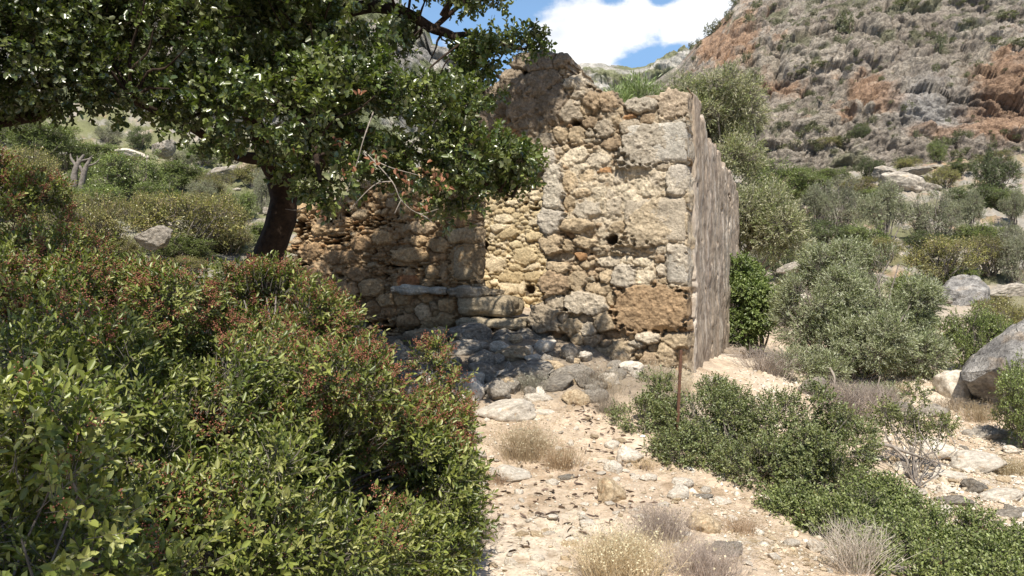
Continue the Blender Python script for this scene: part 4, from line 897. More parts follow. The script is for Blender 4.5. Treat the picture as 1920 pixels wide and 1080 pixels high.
# sparse sprays against the sky and over the wall, and the thin upper crown that dapples the wall
sp = sub_blobs(blobs_px([(880, 30, 8.2, .42, .4, .22), (940, 85, 8.3, .3, .3, .18), (1000, 85, 8.3, .14, .2, .08), (880, 110, 8.1, .25, .3, .15), (800, 10, 8.1, .3, .3, .2), (905, 165, 8.0, .15, .2, .2), (770, 90, 8.1, .2, .2, .2), (860, -60, 8.5, .6, .6, .25)]), 6, (.08, .16), rgc, keep=.0)
p2_, d2_ = shell(sp, 1250, rgc, .6, -.05, 4.5, 93, .45, inner=.2)
up_ = sub_blobs(blobs_px([(900, -270, 9.1, .9, .9, .45), (770, -300, 9.0, 1.0, 1.0, .6), (1000, -240, 9.3, .42, .6, .25), (640, -330, 8.6, 1.2, 1.1, .6), (900, -160, 8.9, .8, .7, .3), (980, -420, 9.0, .6, .6, .4), (985, -275, 9.0, .6, .6, .3), (1010, -262, 9.1, .36, .4, .25), (980, -110, 7.2, .4, .35, .16), (1070, -140, 7.2, .3, .35, .16), (1150, -155, 7.1, .2, .3, .12), (900, -105, 7.2, .4, .4, .2)]), 5, (.14, .26), rgc, keep=.0)
p3_, d3_ = shell(up_, 7000, rgc, .6, -.0, 2.2, 95, .3, inner=.3)
pa = np.concatenate([p1_, p2_, p3_]); da = np.concatenate([d1_, d2_, d3_])
r = sprigs(pa, da, 8, .14, .056, .037, rgc, cc, 58, 'oval', .45, .0022, .3, .22)
obj('crown', mesh_np('crown', r[0] - tb, r[1], M_leaf_gloss, r[2]), carob)
V, Fq = join(parts_t); obj('trunk', mesh_np('trunk', V, Fq, M_bark, smooth=True), carob)
for B in CARB + sp + up_:
    if rgc.uniform() < .55:
        c = np.array(B[:3]); a = nearest_pt(c, skel)
        if np.linalg.norm(c - a) < 1.6:
            V, Fq = limb(a, c + rgc.normal(0, .05, 3), .016, .005, rgc, .05, 4, 5); parts_l.append((V - tb, Fq))
parts_l.append((r[3] - tb, r[4]))
V, Fq = join(parts_l); obj('branches', mesh_np('branches', V, Fq, M_bark, smooth=True), carob)
# bare grey twigs and dead leaf bunches in it
tw = []
for L in [[(836, 198, 7.0), (812, 232, 6.95), (775, 268, 6.9), (748, 292, 6.9)], [(690, 290, 6.6), (735, 340, 6.5), (752, 375, 6.5), (785, 400, 6.5), (822, 392, 6.5)], [(752, 375, 6.5), (740, 400, 6.5)], [(735, 340, 6.5), (705, 345, 6.5), (672, 375, 6.5), (655, 395, 6.5)], [(700, 300, 6.6), (735, 315, 6.5), (790, 330, 6.55)], [(700, 210, 6.6), (682, 260, 6.5), (668, 310, 6.5), (650, 360, 6.45)], [(785, 400, 6.5), (803, 410, 6.5), (810, 418, 6.5)],
          [(575, 388, 7), (555, 394, 7), (535, 392, 7)]]:
    for q in range(1): 
        V, Fq = tube([P(*a) for a in L], np.linspace(.006, .0025, len(L)), 5, 3, .1, 5); obj('bare_twig', mesh_np('bare_twig', V - tb, Fq, M_twig, smooth=True), carob)
q = np.concatenate([P(x, y, 6.45)[None] + rgc.normal(0, 1, (max(3, n * 2 // 3), 3)) * s for x, y, n, s in [(672, 180, 7, .02), (712, 298, 14, .035), (740, 325, 10, .04), (820, 318, 14, .04), (790, 386, 10, .03), (632, 265, 5, .015), (660, 320, 10, .04), (765, 345, 8, .03), (170, 50, 5, .02), (110, 145, 6, .02), (220, 135, 4, .02), (450, 155, 4, .02), (640, 268, 5, .02), (600, 400, 5, .02), (590, 250, 5, .2), (845, 345, 8, .06)]])
rd_ = nrmz(rgc.normal(size=q.shape) + np.array([0, 0, -.8])); V, Fq, kk = leaves(q, rd_, nrmz(rgc.normal(size=q.shape) + [0, -1, .5]), .05, .026, 'oval', .5, .35)
obj('dead_leaves', mesh_np('dead_leaves', V - tb, Fq, M_dry, np.repeat(np.array([[.33, .165, .10]]) * rgc.uniform(.7, 1.3, (len(q), 1)), kk, 0)), carob)
# --- second carob reaching in from the left
tb2 = P(-300, 700, 6.2); tb2[2] = gz(tb2[0], tb2[1]) - .1
carob2 = thing('carob_tree', 'carob tree reaching in at the upper left edge with one dark level limb', 'tree', tb2)
L2 = [[(tb2, .26), (P(-260, 450, 6.3), .2), (P(-190, 280, 6.3), .16), (P(-90, 235, 6.3), .09), (P(20, 222, 6.3), .055), (P(90, 208, 6.3), .04), (P(88, 160, 6.2), .05), (P(60, 110, 6.2), .035), (P(20, 40, 6.2), .02)],
      [(P(-190, 280, 6.3), .12), (P(-230, 120, 6.2), .09), (P(-180, -40, 6.0), .06), (P(-60, -120, 6), .03)]]
V, Fq = join([(a - tb2, b) for a, b in [tube([a for a, _ in L], [r_ for _, r_ in L], 14, 5, .15, 7) for L in L2]]); obj('trunk', mesh_np('trunk', V, Fq, M_bark, smooth=True), carob2)
plant('carob_tree', '', 'tree', tb2, blobs_px([(20, 100, 5.9, .55, .6, .45), (110, 150, 6.0, .35, .4, .28), (-60, 170, 6.0, .4, .5, .3), (-160, 0, 6.0, .9, .9, .6), (60, 20, 6.0, .6, .6, .4), (-300, 150, 6.0, .8, .8, .6)]) + [(-2.3, -.2, 3.9, .7, .7, .35), (-1.4, -.5, 4.1, .6, .5, .3), (-.7, -.7, 4.3, .4, .4, .25), (-3.0, .8, 4.0, .8, .8, .4), (-2.3, 1.3, 4.6, .7, .7, .3), (-4.2, 2.2, 4.4, 1.2, 1.2, .5), (-3.6, 3.6, 4.3, 1.1, 1, .4)], 14500, 9, .13, .046, .031, cc, M_leaf_gloss, 44,
      spread=58, per=5, size=(.12, .24), depth=.55, gate=-.15, upb=.45, twig=.002, stem_mat=M_bark, stem_r=.02, nst=0, root=carob2, foliage_name='crown', stem_name='branches')
# --- foreground mastic bushes with red fruit
ml = [(.19, .22, .045), (.24, .265, .06), (.145, .178, .038), (.32, .33, .11), (.11, .14, .034)]
def top_zone(lim):
    def f(p):
        px = CX + p[:, 0] / p[:, 1] * F; py = HY - (p[:, 2] - EYE) / p[:, 1] * F
        return (py < np.interp(px, *zip(*lim)) + fbm(p * 2.5, 2, 9) * 120) | (fbm(p * 3, 2, 19) > .33)
    return f
mb = P(450, 1000, 4.2); mb[2] = gz(mb[0], mb[1]) - .03
MAIN = blobs_px([(400, 650, 5.0, .72, .6, .50), (560, 690, 4.8, .38, .5, .50), (615, 785, 4.6, .28, .45, .44), (735, 850, 4.4, .28, .35, .40), (772, 985, 4.15, .20, .3, .40), (550, 880, 3.8, .55, .45, .55), (300, 830, 3.5, .6, .45, .58),
   (250, 655, 4.6, .5, .55, .47), (400, 1060, 3.0, .55, .35, .45), (690, 1060, 3.7, .36, .3, .36), (780, 1090, 4.0, .20, .2, .2), (120, 760, 3.6, .5, .45, .52), (180, 980, 2.9, .4, .3, .4), (60, 640, 4.4, .5, .5, .45), (500, 560, 5.2, .35, .4, .22), (700, 810, 4.6, .26, .3, .28), (790, 870, 4.4, .2, .28, .24), (770, 940, 4.2, .25, .28, .3), (825, 1010, 4.2, .10, .2, .2), (825, 830, 4.6, .10, .2, .14), (815, 930, 4.3, .12, .2, .25), (660, 900, 4.2, .35, .35, .4)])
def noclose(p): return (p[:, 1] > 1.25) & (p[:, 2] < EYE + .9)
plant('mastic_bush', 'sprawling broad mastic bush thick with red-brown fruit filling the left foreground', 'bush', mb, MAIN, 36000, 8, .115, .038, .0135, ml, M_leaf, 101,
      spread=52, per=5, size=(.09, .20), depth=.5, gate=-.09, gs=2.8, upb=.4, twig=.0016, stem_r=.016, berries=3900, nst=70, bzone=top_zone([(0, 600), (200, 640), (450, 700), (560, 740), (700, 790), (900, 860)]), clipf=noclose, jit=.3, inner=.6, up=.45)
mb = P(60, 1100, 2.2); mb[2] = gz(mb[0], mb[1]) - .03
plant('mastic_bush', 'nearest mastic shrub with large green leaves in the bottom left corner', 'bush', mb, blobs_px([(40, 1010, 2.1, .34, .25, .32), (180, 1080, 2.3, .26, .2, .26), (-120, 950, 2.1, .35, .3, .4), (30, 840, 2.4, .25, .2, .18)]), 2700, 8, .11, .036, .016, ml, M_leaf, 102,
      spread=52, per=6, size=(.07, .14), depth=.5, gate=-.2, gs=4, upb=.4, twig=.0016, stem_r=.01, berries=90, nst=30, jit=.3, berry_r=.0034, clipf=lambda p: p[:, 1] > 1.35, up=.4)
mb = P(-60, 620, 5.6); mb[2] = gz(mb[0], mb[1]) - .03
plant('mastic_bush', 'tall mastic bush at the left edge behind the broad one, reddest at its top', 'bush', mb, blobs_px([(-10, 410, 5.4, .36, .4, .46), (60, 450, 5.4, .34, .35, .42), (-110, 390, 5.4, .5, .5, .6), (110, 560, 5.3, .25, .3, .25), (-10, 560, 5.3, .5, .4, .4), (60, 520, 5.2, .42, .4, .34)]), 9500, 8, .10, .033, .0135, ml, M_leaf, 103,
      spread=52, per=6, size=(.08, .17), depth=.45, gate=-.2, gs=3, upb=.4, twig=.0016, stem_r=.012, berries=1400, nst=30, jit=.3, up=.45)
mb = P(810, 800, 5.0); mb[2] = gz(mb[0], mb[1])
plant('mastic_bush', 'young upright mastic shoots with red fruit before the rubble slope', 'bush', mb, blobs_px([(800, 690, 5.0, .045, .08, .08), (845, 735, 5.0, .04, .08, .06), (845, 800, 4.9, .07, .1, .09), (770, 800, 4.9, .10, .12, .10), (825, 670, 5.0, .02, .04, .04)]), 190, 8, .11, .033, .0135, ml, M_leaf, 104,
      spread=52, per=4, size=(.04, .09), depth=.7, upb=.4, twig=.002, stem_r=.007, berries=110, nst=20, jit=.3, inner=.1, up=.6)
# --- dark green mound bushes on the right of the path
gl = [(.14, .165, .05), (.18, .20, .065), (.105, .13, .04), (.23, .24, .095)]
mb = P(1400, 880, 7.2); mb[2] = gz(mb[0], mb[1])
plant('kermes_bush', 'dense dark green mounded bush in front of the ruin corner', 'bush', mb, blobs_px([(1200, 795, 8.0, .36, .45, .34), (1330, 800, 7.7, .52, .5, .36), (1475, 810, 7.4, .50, .5, .41), (1580, 835, 7.1, .30, .4, .34), (1290, 850, 7.2, .42, .35, .26), (1440, 880, 6.8, .5, .4, .30), (1550, 900, 6.5, .38, .4, .28), (1250, 740, 8.2, .2, .3, .16), (1360, 745, 8.1, .3, .3, .12)]), 15500, 7, .085, .024, .014, gl, M_leaf, 111,
      spread=58, per=5, size=(.07, .17), depth=.42, gate=-.22, gs=3.5, upb=.5, twig=.0014, stem_r=.013, nst=50, jit=.3, inner=.62, tipcol=(.27, .31, .15), up=.4)
mb = P(1700, 1030, 5.2); mb[2] = gz(mb[0], mb[1])
plant('kermes_bush', 'low trailing green bush spreading to the bottom right corner', 'bush', mb, blobs_px([(1600, 985, 5.7, .36, .35, .20), (1700, 1015, 5.3, .36, .4, .19), (1790, 1055, 5.0, .30, .35, .18), (1500, 975, 6.0, .26, .25, .18), (1880, 1075, 4.8, .28, .3, .2), (1660, 940, 6.1, .26, .3, .16), (1760, 990, 5.7, .3, .3, .12), (1640, 1070, 4.9, .2, .2, .12), (1960, 1060, 5, .3, .3, .2), (1780, 1100, 4.6, .3, .2, .15)]), 11000, 7, .08, .024, .013, [(.165, .195, .065), (.205, .23, .085), (.125, .155, .05)], M_leaf, 112,
      spread=58, per=6, size=(.06, .14), depth=.5, gate=-.25, gs=4, upb=.5, twig=.0014, stem_r=.01, nst=40, jit=.3, inner=.5, berries=60, up=.5, berry_r=.003)
mb = P(1710, 900, 7.5); mb[2] = gz(mb[0], mb[1])
plant('kermes_bush', 'thin open spray of dark leaves beside the grey dead branch', 'bush', mb, blobs_px([(1690, 790, 8, .22, .25, .16), (1740, 810, 8, .2, .25, .14), (1650, 780, 8, .15, .2, .14), (1715, 740, 8.1, .10, .14, .12), (1780, 800, 8, .1, .12, .06)]), 500, 7, .09, .026, .015, gl, M_leaf, 113, spread=58, per=6, size=(.05, .10), depth=.8, upb=.5, twig=.002, stem_r=.009, nst=25, jit=.3, inner=.1)
# --- silvery olive behind it
ol = [(.32, .35, .20), (.40, .425, .28), (.25, .29, .15), (.48, .50, .36)]
mb = P(1610, 735, 12.4); mb[2] = gz(mb[0], mb[1])
plant('olive_tree', 'bushy silver-green olive with several low stems right of the ruin', 'tree', mb, blobs_px([(1575, 570, 13.4, .95, .8, .72), (1500, 600, 13.0, .42, .5, .5), (1685, 590, 13.2, .55, .6, .48), (1625, 650, 12.4, .68, .6, .42), (1560, 500, 13.6, .5, .5, .35), (1500, 690, 12.3, .42, .5, .32), (1705, 655, 12.8, .42, .5, .32), (1650, 510, 13.4, .4, .4, .28), (1590, 480, 13.8, .4, .4, .22), (1630, 760, 11.8, .3, .3, .2)]), 21000, 9, .17, .06, .0145, ol, M_leaf_grey, 121,
      spread=38, shape='diamond', per=5, size=(.14, .30), depth=.45, gate=-.16, gs=1.8, upb=.3, twig=.003, stem_r=.035, nst=60, jit=.4, inner=.62, stem_mat=M_bark_grey, foliage_name='crown', stem_name='trunk', up=.6)
# --- wind-silvered tree rising behind the side wall
wl = [(.48, .47, .31), (.56, .54, .39), (.36, .38, .20), (.30, .34, .15)]
mb = P(1350, 560, 20); mb[2] = gz(mb[0], mb[1])
plant('olive_tree', 'tall pale wind-blown olive rising behind the ruin side wall', 'tree', mb, blobs_px([(1345, 200, 19.5, .95, .9, .75), (1310, 260, 19.5, .9, .9, .9), (1290, 190, 20, .7, .7, .5), (1370, 330, 19, .7, .7, .9), (1420, 400, 18.5, .7, .7, .6), (1440, 450, 18, .6, .7, .55), (1380, 430, 19, .7, .7, .7), (1260, 200, 20, .5, .5, .35)]), 13000, 9, .26, .085, .022, wl, M_leaf_grey, 122,
      spread=35, shape='diamond', per=5, size=(.2, .42), depth=.5, gate=-.14, gs=1.1, upb=.2, twig=.004, stem_r=.06, nst=45, jit=.5, inner=.55, foliage_name='crown', stem_name='trunk', up=.3)
mb = P(1420, 660, 15.5); mb[2] = gz(mb[0], mb[1])
bg_ = [(.16, .21, .065), (.21, .255, .085), (.12, .16, .05)]
plant('carob_tree', 'bright green sapling squeezed between the side wall and the silver olive', 'tree', mb, blobs_px([(1400, 530, 15.5, .40, .4, .45), (1425, 590, 15, .30, .3, .4), (1395, 620, 15.2, .30, .3, .35), (1415, 560, 15.3, .35, .3, .4)]), 2600, 8, .15, .055, .03, bg_, M_leaf, 123, spread=55, per=5, size=(.12, .24), depth=.45, upb=.5, twig=.002, stem_r=.025, nst=14, inner=.5, foliage_name='crown', stem_name='trunk')
mb = P(1200, 260, 20); mb[2] = gz(mb[0], mb[1])
plant('reed_clump', 'fresh light green reedy shrub showing above the broken wall top', 'shrub', mb, blobs_px([(1205, 190, 19, .45, .5, .30), (1150, 210, 19, .35, .4, .22), (1190, 250, 19.2, .9, .5, .6)]), 2000, 6, .3, .14, .018, [(.19, .25, .09), (.24, .29, .12), (.15, .19, .07)], M_leaf, 124, spread=25, shape='diamond', per=4, size=(.15, .3), depth=.5, upb=.2, twig=.002, stem_r=.02, nst=10, inner=.4, up=1.2)

# ------------------------------------------------------------------ background shrubs: a few kinds, then copies
def proto(name, label, cat, cols, mat, seed, n, k, leafL, leafW, shape='diamond', flat=1.6, group=None, spread=50, simple=False, gate=-.03, gs=3.2, lift=0):
    rg = np.random.default_rng(seed)
    base = [(0, 0, .55 * flat, .62, .62, .5 * flat)] + [(.5 * math.cos(a), .5 * math.sin(a), .42 * flat, .42, .42, .40 * flat) for a in rg.uniform(0, 6.28, 4)]
    if lift: base = [(x, y, z * (1 - lift) + lift, a_ * .85, b_ * .85, c_ * (1 - lift)) for x, y, z, a_, b_, c_ in base]
    B = sub_blobs(base, 9, (.12, .26), rg, keep=.95)
    t = thing(name, label, cat, (0, 0, 0), group) if not simple else None
    p, d = shell(B, n, rg, .5, gate, gs, seed, .35, inner=.6, clipf=lambda q: q[:, 2] > 0.0)
    r = sprigs(p, d, k, .16, leafL, leafW, rg, cols, spread, shape, .45, .0035 if not simple else 0, .35, .25)
    if simple:
        o = obj(name, mesh_np(name, r[0], r[1], mat, r[2])); tag(o, label, cat, group); return o
    obj('foliage', mesh_np('foliage', r[0], r[1], mat, r[2]), t)
    parts = [(r[3], r[4])]
    for i in rg.choice(len(B), size=16, replace=False): parts.append(limb((rg.normal(0, .05), rg.normal(0, .05), 0), B[i][:3], .03, .008, rg, -.05))
    V, Fq = join(parts); obj('stems', mesh_np('stems', V, Fq, M_bark_grey, smooth=True), t)
    return t
PG = proto('shrub', '-', 'shrub', [(.19, .235, .075), (.235, .275, .09), (.15, .19, .06)], M_leaf, 301, 5000, 7, .05, .026)
PO = proto('shrub', '-', 'shrub', [(.33, .345, .235), (.41, .415, .30), (.265, .28, .18)], M_leaf_grey, 302, 5000, 8, .055, .014, spread=40)
PO2 = proto('shrub', '-', 'shrub', [(.31, .335, .21), (.40, .41, .28), (.25, .27, .16)], M_leaf_grey, 312, 3600, 8, .06, .014, spread=40, lift=.5)
PB = proto('shrub', '-', 'shrub', [(.27, .265, .09), (.32, .29, .10), (.21, .21, .07), (.25, .20, .09)], M_leaf, 303, 4600, 7, .045, .02, flat=1.1)
PD = proto('shrub', '-', 'shrub', [(.12, .15, .06), (.15, .18, .07), (.095, .12, .05)], M_leaf, 304, 4400, 7, .05, .028)
PRO = {'G': PG, 'O': PO, 'P': PO2, 'B': PB, 'D': PD}; used_p = set()
def place(kind, px, py, d, w, h, label, group=None, cat='shrub', name='shrub'):
    """shrub whose outline is centred on (px, py); w, h half sizes in photo pixels"""
    hit = ground_hit(px, py + h, 4.0); d = float(np.clip(hit[1], d * .72, d * 1.4)); rx = w / F * d; hz = 2 * h / F * d; c = P(px, py + h, d)
    z = c[2] - .04 * hz; H = hz * 1.06
    fl = 1.02 * {'G': 1.6, 'O': 1.6, 'P': 1.29, 'B': 1.1, 'D': 1.6}[kind]
    o = PRO[kind]; sc = (rx, rx * .9, H / fl)
    if kind not in used_p:
        used_p.add(kind); o.location = (c[0], c[1], z); o.scale = sc; o.rotation_euler = (0, 0, random.uniform(0, 6.28)); o.name = name
        o['label'] = label; o['category'] = cat
        if group: o['group'] = group
    else:
        o = copy_tree(o, (c[0], c[1], z), random.uniform(0, 6.28), sc, label, group); o.name = name; o['category'] = cat
    return o
OT = 'olive_tree'
for a in [
 # right side, nearest first
 ('G', 1935, 760, 9.3, 78, 82, 'rounded yellow-green bush at the right edge in front of the great boulder'),
 ('G', 1835, 640, 17, 75, 65, 'bright green shrub behind the great slanting boulder'),
 ('G', 1700, 555, 20, 50, 45, 'small bright green shrub touching the silver olive crown'),
 ('B', 1880, 600, 19, 60, 40, 'olive-brown shrub under the pale boulder at the right'),
 ('B', 1760, 490, 27, 85, 42, 'wide flat brownish-green shrub beyond the silver olive'),
 ('B', 1850, 480, 29, 60, 36, 'brownish-green shrub right of the wide flat one'),
 ('O', 1905, 480, 25, 45, 50, 'grey olive cut by the right edge of the picture', None, 'tree', OT),
 ('O', 1570, 385, 34, 62, 50, 'round grey olive right above the pale wind-blown tree', None, 'tree', OT),
 ('P', 1660, 410, 36, 60, 48, 'grey olive second from the left in the terrace row', None, 'tree', OT),
 ('O', 1750, 410, 36, 65, 50, 'widest grey olive of the terrace row', None, 'tree', OT),
 ('P', 1820, 405, 38, 40, 32, 'small grey olive at the right end of the terrace row', None, 'tree', OT),
 ('D', 1560, 450, 28, 60, 32, 'dark green shrub under the round grey olive'),
 ('G', 1620, 450, 30, 55, 30, 'mid green shrub between the two grey olives and the silver one'),
 ('D', 1490, 440, 26, 60, 50, 'dark shrub beside the pale wind-blown tree'),
 ('G', 1470, 345, 38, 65, 38, 'big green thicket at the foot of the cliff beside the pale tree'),
 ('G', 1420, 320, 36, 40, 30, 'green thicket left end at the foot of the cliff'),
 ('G', 1520, 355, 40, 45, 30, 'green thicket right end at the foot of the cliff'),
 ('D', 1870, 330, 44, 42, 42, 'dark round evergreen under the orange cave'),
 ('D', 1820, 370, 42, 55, 26, 'dark low shrub left of the round evergreen'),
 ('G', 1880, 375, 44, 50, 22, 'mid green low shrub below the round evergreen'),
 ('B', 1770, 335, 50, 40, 20, 'olive green shrub right of the grey boulder pile'),
 ('P', 1665, 285, 56, 26, 24, 'small standing grey-green tree above the boulder pile', None, 'tree', OT),
 ('P', 1720, 285, 56, 40, 24, 'spreading grey-green tree above the boulder pile', None, 'tree', OT),
 ('G', 1760, 285, 57, 24, 22, 'bright green shrub beside the spreading grey-green tree'),
 ('D', 1630, 320, 54, 30, 22, 'dark green shrub left of the boulder pile'),
 ('D', 1615, 252, 58, 24, 17, 'dark bushy shrub on the low cliff ledge'),
 ('B', 1560, 270, 57, 34, 12, 'low green shrubs along the low cliff ledge'),
 ('P', 1530, 400, 32, 40, 36, 'pale grey olive half hidden by the wind-blown tree', None, 'tree', OT),
 ('P', 1900, 400, 40, 34, 30, 'grey olive under the low green shrub at the right edge', None, 'tree', OT),
 ('D', 1470, 500, 22, 44, 34, 'shadowy shrub between sapling and silver olive'),
 ('O', 1430, 470, 24, 40, 40, 'grey shrub against the end of the side wall'),
 # more scrub between the named shrubs at the right
 ('G', 1730, 600, 19, 40, 26, 'green scrub bush on the slope between the silver olive and the cliff', 'scrub bushes on the right-hand slope'),
 ('B', 1650, 470, 29, 50, 22, 'green scrub bush on the slope between the silver olive and the cliff', 'scrub bushes on the right-hand slope'),
 ('G', 1800, 520, 26, 40, 18, 'green scrub bush on the slope between the silver olive and the cliff', 'scrub bushes on the right-hand slope'),
 ('D', 1740, 455, 32, 46, 20, 'green scrub bush on the slope between the silver olive and the cliff', 'scrub bushes on the right-hand slope'),
 ('G', 1840, 440, 34, 50, 22, 'green scrub bush on the slope between the silver olive and the cliff', 'scrub bushes on the right-hand slope'),
 ('B', 1600, 350, 44, 50, 16, 'green scrub bush on the slope between the silver olive and the cliff', 'scrub bushes on the right-hand slope'),
 ('G', 1560, 330, 50, 40, 14, 'green scrub bush on the slope between the silver olive and the cliff', 'scrub bushes on the right-hand slope'),
 ('D', 1790, 315, 54, 36, 14, 'green scrub bush on the slope between the silver olive and the cliff', 'scrub bushes on the right-hand slope'),
 ('B', 1860, 300, 56, 40, 14, 'green scrub bush on the slope between the silver olive and the cliff', 'scrub bushes on the right-hand slope'),
 ('G', 1640, 370, 42, 40, 16, 'green scrub bush on the slope between the silver olive and the cliff', 'scrub bushes on the right-hand slope'),
 ('O', 1880, 440, 33, 40, 24, 'green scrub bush on the slope between the silver olive and the cliff', 'scrub bushes on the right-hand slope'),
 ('B', 1700, 310, 55, 34, 12, 'green scrub bush on the slope between the silver olive and the cliff', 'scrub bushes on the right-hand slope'),
 ('D', 1520, 480, 24, 36, 24, 'green scrub bush on the slope between the silver olive and the cliff', 'scrub bushes on the right-hand slope'),
 ('G', 1900, 640, 14, 36, 26, 'green scrub bush on the slope between the silver olive and the cliff', 'scrub bushes on the right-hand slope'),
 ('B', 1460, 560, 19, 26, 30, 'green scrub bush on the slope between the silver olive and the cliff', 'scrub bushes on the right-hand slope'),
 # left side
 ('G', 245, 335, 20, 85, 48, 'bright green shrub with bare stems left of the carob trunk'),
 ('G', 60, 265, 20, 75, 38, 'bright green shrub under the level limb at the left'),
 ('B', 330, 425, 14.5, 130, 55, 'wide yellow-green shrub left of the carob trunk'),
 ('B', 420, 420, 15.5, 70, 52, 'yellow-green shrub touching the carob trunk'),
 ('B', 190, 430, 12.5, 80, 60, 'olive-brown shrub behind the tall mastic bush'),
 ('B', 60, 340, 11.5, 80, 55, 'rusty brown-green shrub at the left edge'),
 ('D', 255, 262, 34, 30, 20, 'dark round shrub among pale rocks at the left'),
 ('O', 385, 365, 19, 40, 26, 'small grey-green shrub seen under the carob crown'),
 ('O', 490, 360, 20, 26, 40, 'grey shrub right beside the carob trunk'),
 ('O', 200, 250, 36, 30, 20, 'grey-green shrub on the rocks at the left'),
 ('D', 560, 300, 30, 60, 30, 'dark shrub on the slope behind the carob trunk'),
 ('G', 120, 290, 30, 60, 30, 'green shrub behind the dead stump'),
 ('B', 470, 330, 24, 50, 22, 'green shrub in the thicket on the slope left of the carob trunk', 'green shrubs covering the slope left of the carob trunk'),
 ('G', 380, 290, 30, 40, 20, 'green shrub in the thicket on the slope left of the carob trunk', 'green shrubs covering the slope left of the carob trunk'),
 ('B', 230, 300, 30, 46, 20, 'green shrub in the thicket on the slope left of the carob trunk', 'green shrubs covering the slope left of the carob trunk'),
 ('G', 100, 250, 34, 60, 22, 'green shrub in the thicket on the slope left of the carob trunk', 'green shrubs covering the slope left of the carob trunk'),
 ('B', 440, 290, 34, 40, 18, 'green shrub in the thicket on the slope left of the carob trunk', 'green shrubs covering the slope left of the carob trunk'),
 ('G', 500, 440, 14, 40, 22, 'green shrub in the thicket on the slope left of the carob trunk', 'green shrubs covering the slope left of the carob trunk'),
 ('B', 350, 500, 11, 50, 18, 'green shrub in the thicket on the slope left of the carob trunk', 'green shrubs covering the slope left of the carob trunk'),
 ('G', 570, 370, 22, 40, 22, 'green shrub in the thicket on the slope left of the carob trunk', 'green shrubs covering the slope left of the carob trunk'),
 ('G', 330, 330, 26, 60, 26, 'green shrub in the thicket on the slope left of the carob trunk', 'green shrubs covering the slope left of the carob trunk'),
 ('B', 400, 350, 24, 50, 24, 'green shrub in the thicket on the slope left of the carob trunk', 'green shrubs covering the slope left of the carob trunk'),
 ('G', 300, 370, 19, 60, 30, 'green shrub in the thicket on the slope left of the carob trunk', 'green shrubs covering the slope left of the carob trunk'),
 ('B', 380, 400, 17, 70, 34, 'green shrub in the thicket on the slope left of the carob trunk', 'green shrubs covering the slope left of the carob trunk'),
 ('G', 170, 380, 16, 70, 36, 'green shrub in the thicket on the slope left of the carob trunk', 'green shrubs covering the slope left of the carob trunk'),
 ('B', 270, 400, 15, 70, 34, 'green shrub in the thicket on the slope left of the carob trunk', 'green shrubs covering the slope left of the carob trunk'),
 ('B', 110, 400, 12, 70, 40, 'green shrub in the thicket on the slope left of the carob trunk', 'green shrubs covering the slope left of the carob trunk'),
 ('G', 450, 385, 19, 40, 26, 'green shrub in the thicket on the slope left of the carob trunk', 'green shrubs covering the slope left of the carob trunk'),
 ('B', 150, 460, 11, 60, 26, 'green shrub in the thicket on the slope left of the carob trunk', 'green shrubs covering the slope left of the carob trunk'),
 ('G', 340, 465, 12, 80, 26, 'green shrub in the thicket on the slope left of the carob trunk', 'green shrubs covering the slope left of the carob trunk'),
 ('B', 230, 470, 12, 60, 24, 'green shrub in the thicket on the slope left of the carob trunk', 'green shrubs covering the slope left of the carob trunk'),
 ('G', 190, 290, 30, 50, 20, 'green shrub in the thicket on the slope left of the carob trunk', 'green shrubs covering the slope left of the carob trunk'),
 ('O', 340, 300, 32, 30, 16, 'green shrub in the thicket on the slope left of the carob trunk', 'green shrubs covering the slope left of the carob trunk'),
 ('B', 60, 310, 20, 60, 26, 'green shrub in the thicket on the slope left of the carob trunk', 'green shrubs covering the slope left of the carob trunk'),
 ('G', 20, 250, 26, 60, 26, 'green shrub in the thicket on the slope left of the carob trunk', 'green shrubs covering the slope left of the carob trunk'),
 ('B', 430, 450, 13, 60, 30, 'green shrub in the thicket on the slope left of the carob trunk', 'green shrubs covering the slope left of the carob trunk'),
 ('G', 160, 330, 23, 40, 26, 'green shrub in the thicket on the slope left of the carob trunk', 'green shrubs covering the slope left of the carob trunk'),
 ('B', 10, 380, 13, 60, 36, 'green shrub in the thicket on the slope left of the carob trunk', 'green shrubs covering the slope left of the carob trunk'),
]: place(*a)
# shrubs clinging to the cliff and the left hill
PC = proto('cliff_shrub', 'small dark green shrub rooted on the grey cliff face', 'shrub', [(.14, .155, .08), (.17, .175, .095), (.12, .13, .07), (.19, .18, .11)], M_leaf, 305, 520, 5, .13, .075, simple=True, flat=1.2, group='small shrubs dotted over the cliff', gs=3)
def on_face(Wf, pxs, px, py):
    i = int(np.argmin(abs(pxs - px))); colm = Wf[:, i]; pyy = HY - (colm[:, 2] - EYE) / colm[:, 1] * F
    return colm[int(np.argmin(abs(pyy - py)))]
first = True
def cshrub(Wf, pxs, px, py, w, h, label=None, group=None):
    global first
    c = on_face(Wf, pxs, px, py + h * .6); s = w / F * c[1]; sc = (s, s, 2 * h / F * c[1] / 1.22)
    loc = (c[0], c[1] - .1, c[2] - .2 * s)
    if first: first = False; o = PC; o.location = loc; o.scale = sc; o.rotation_euler = (0, 0, 1)
    else: o = copy_tree(PC, loc, random.uniform(0, 6.28), sc)
    if label: 
        o['label'] = label
        if 'group' in o: del o['group']
    if group: o['group'] = group
    return o
rgs = np.random.default_rng(5)
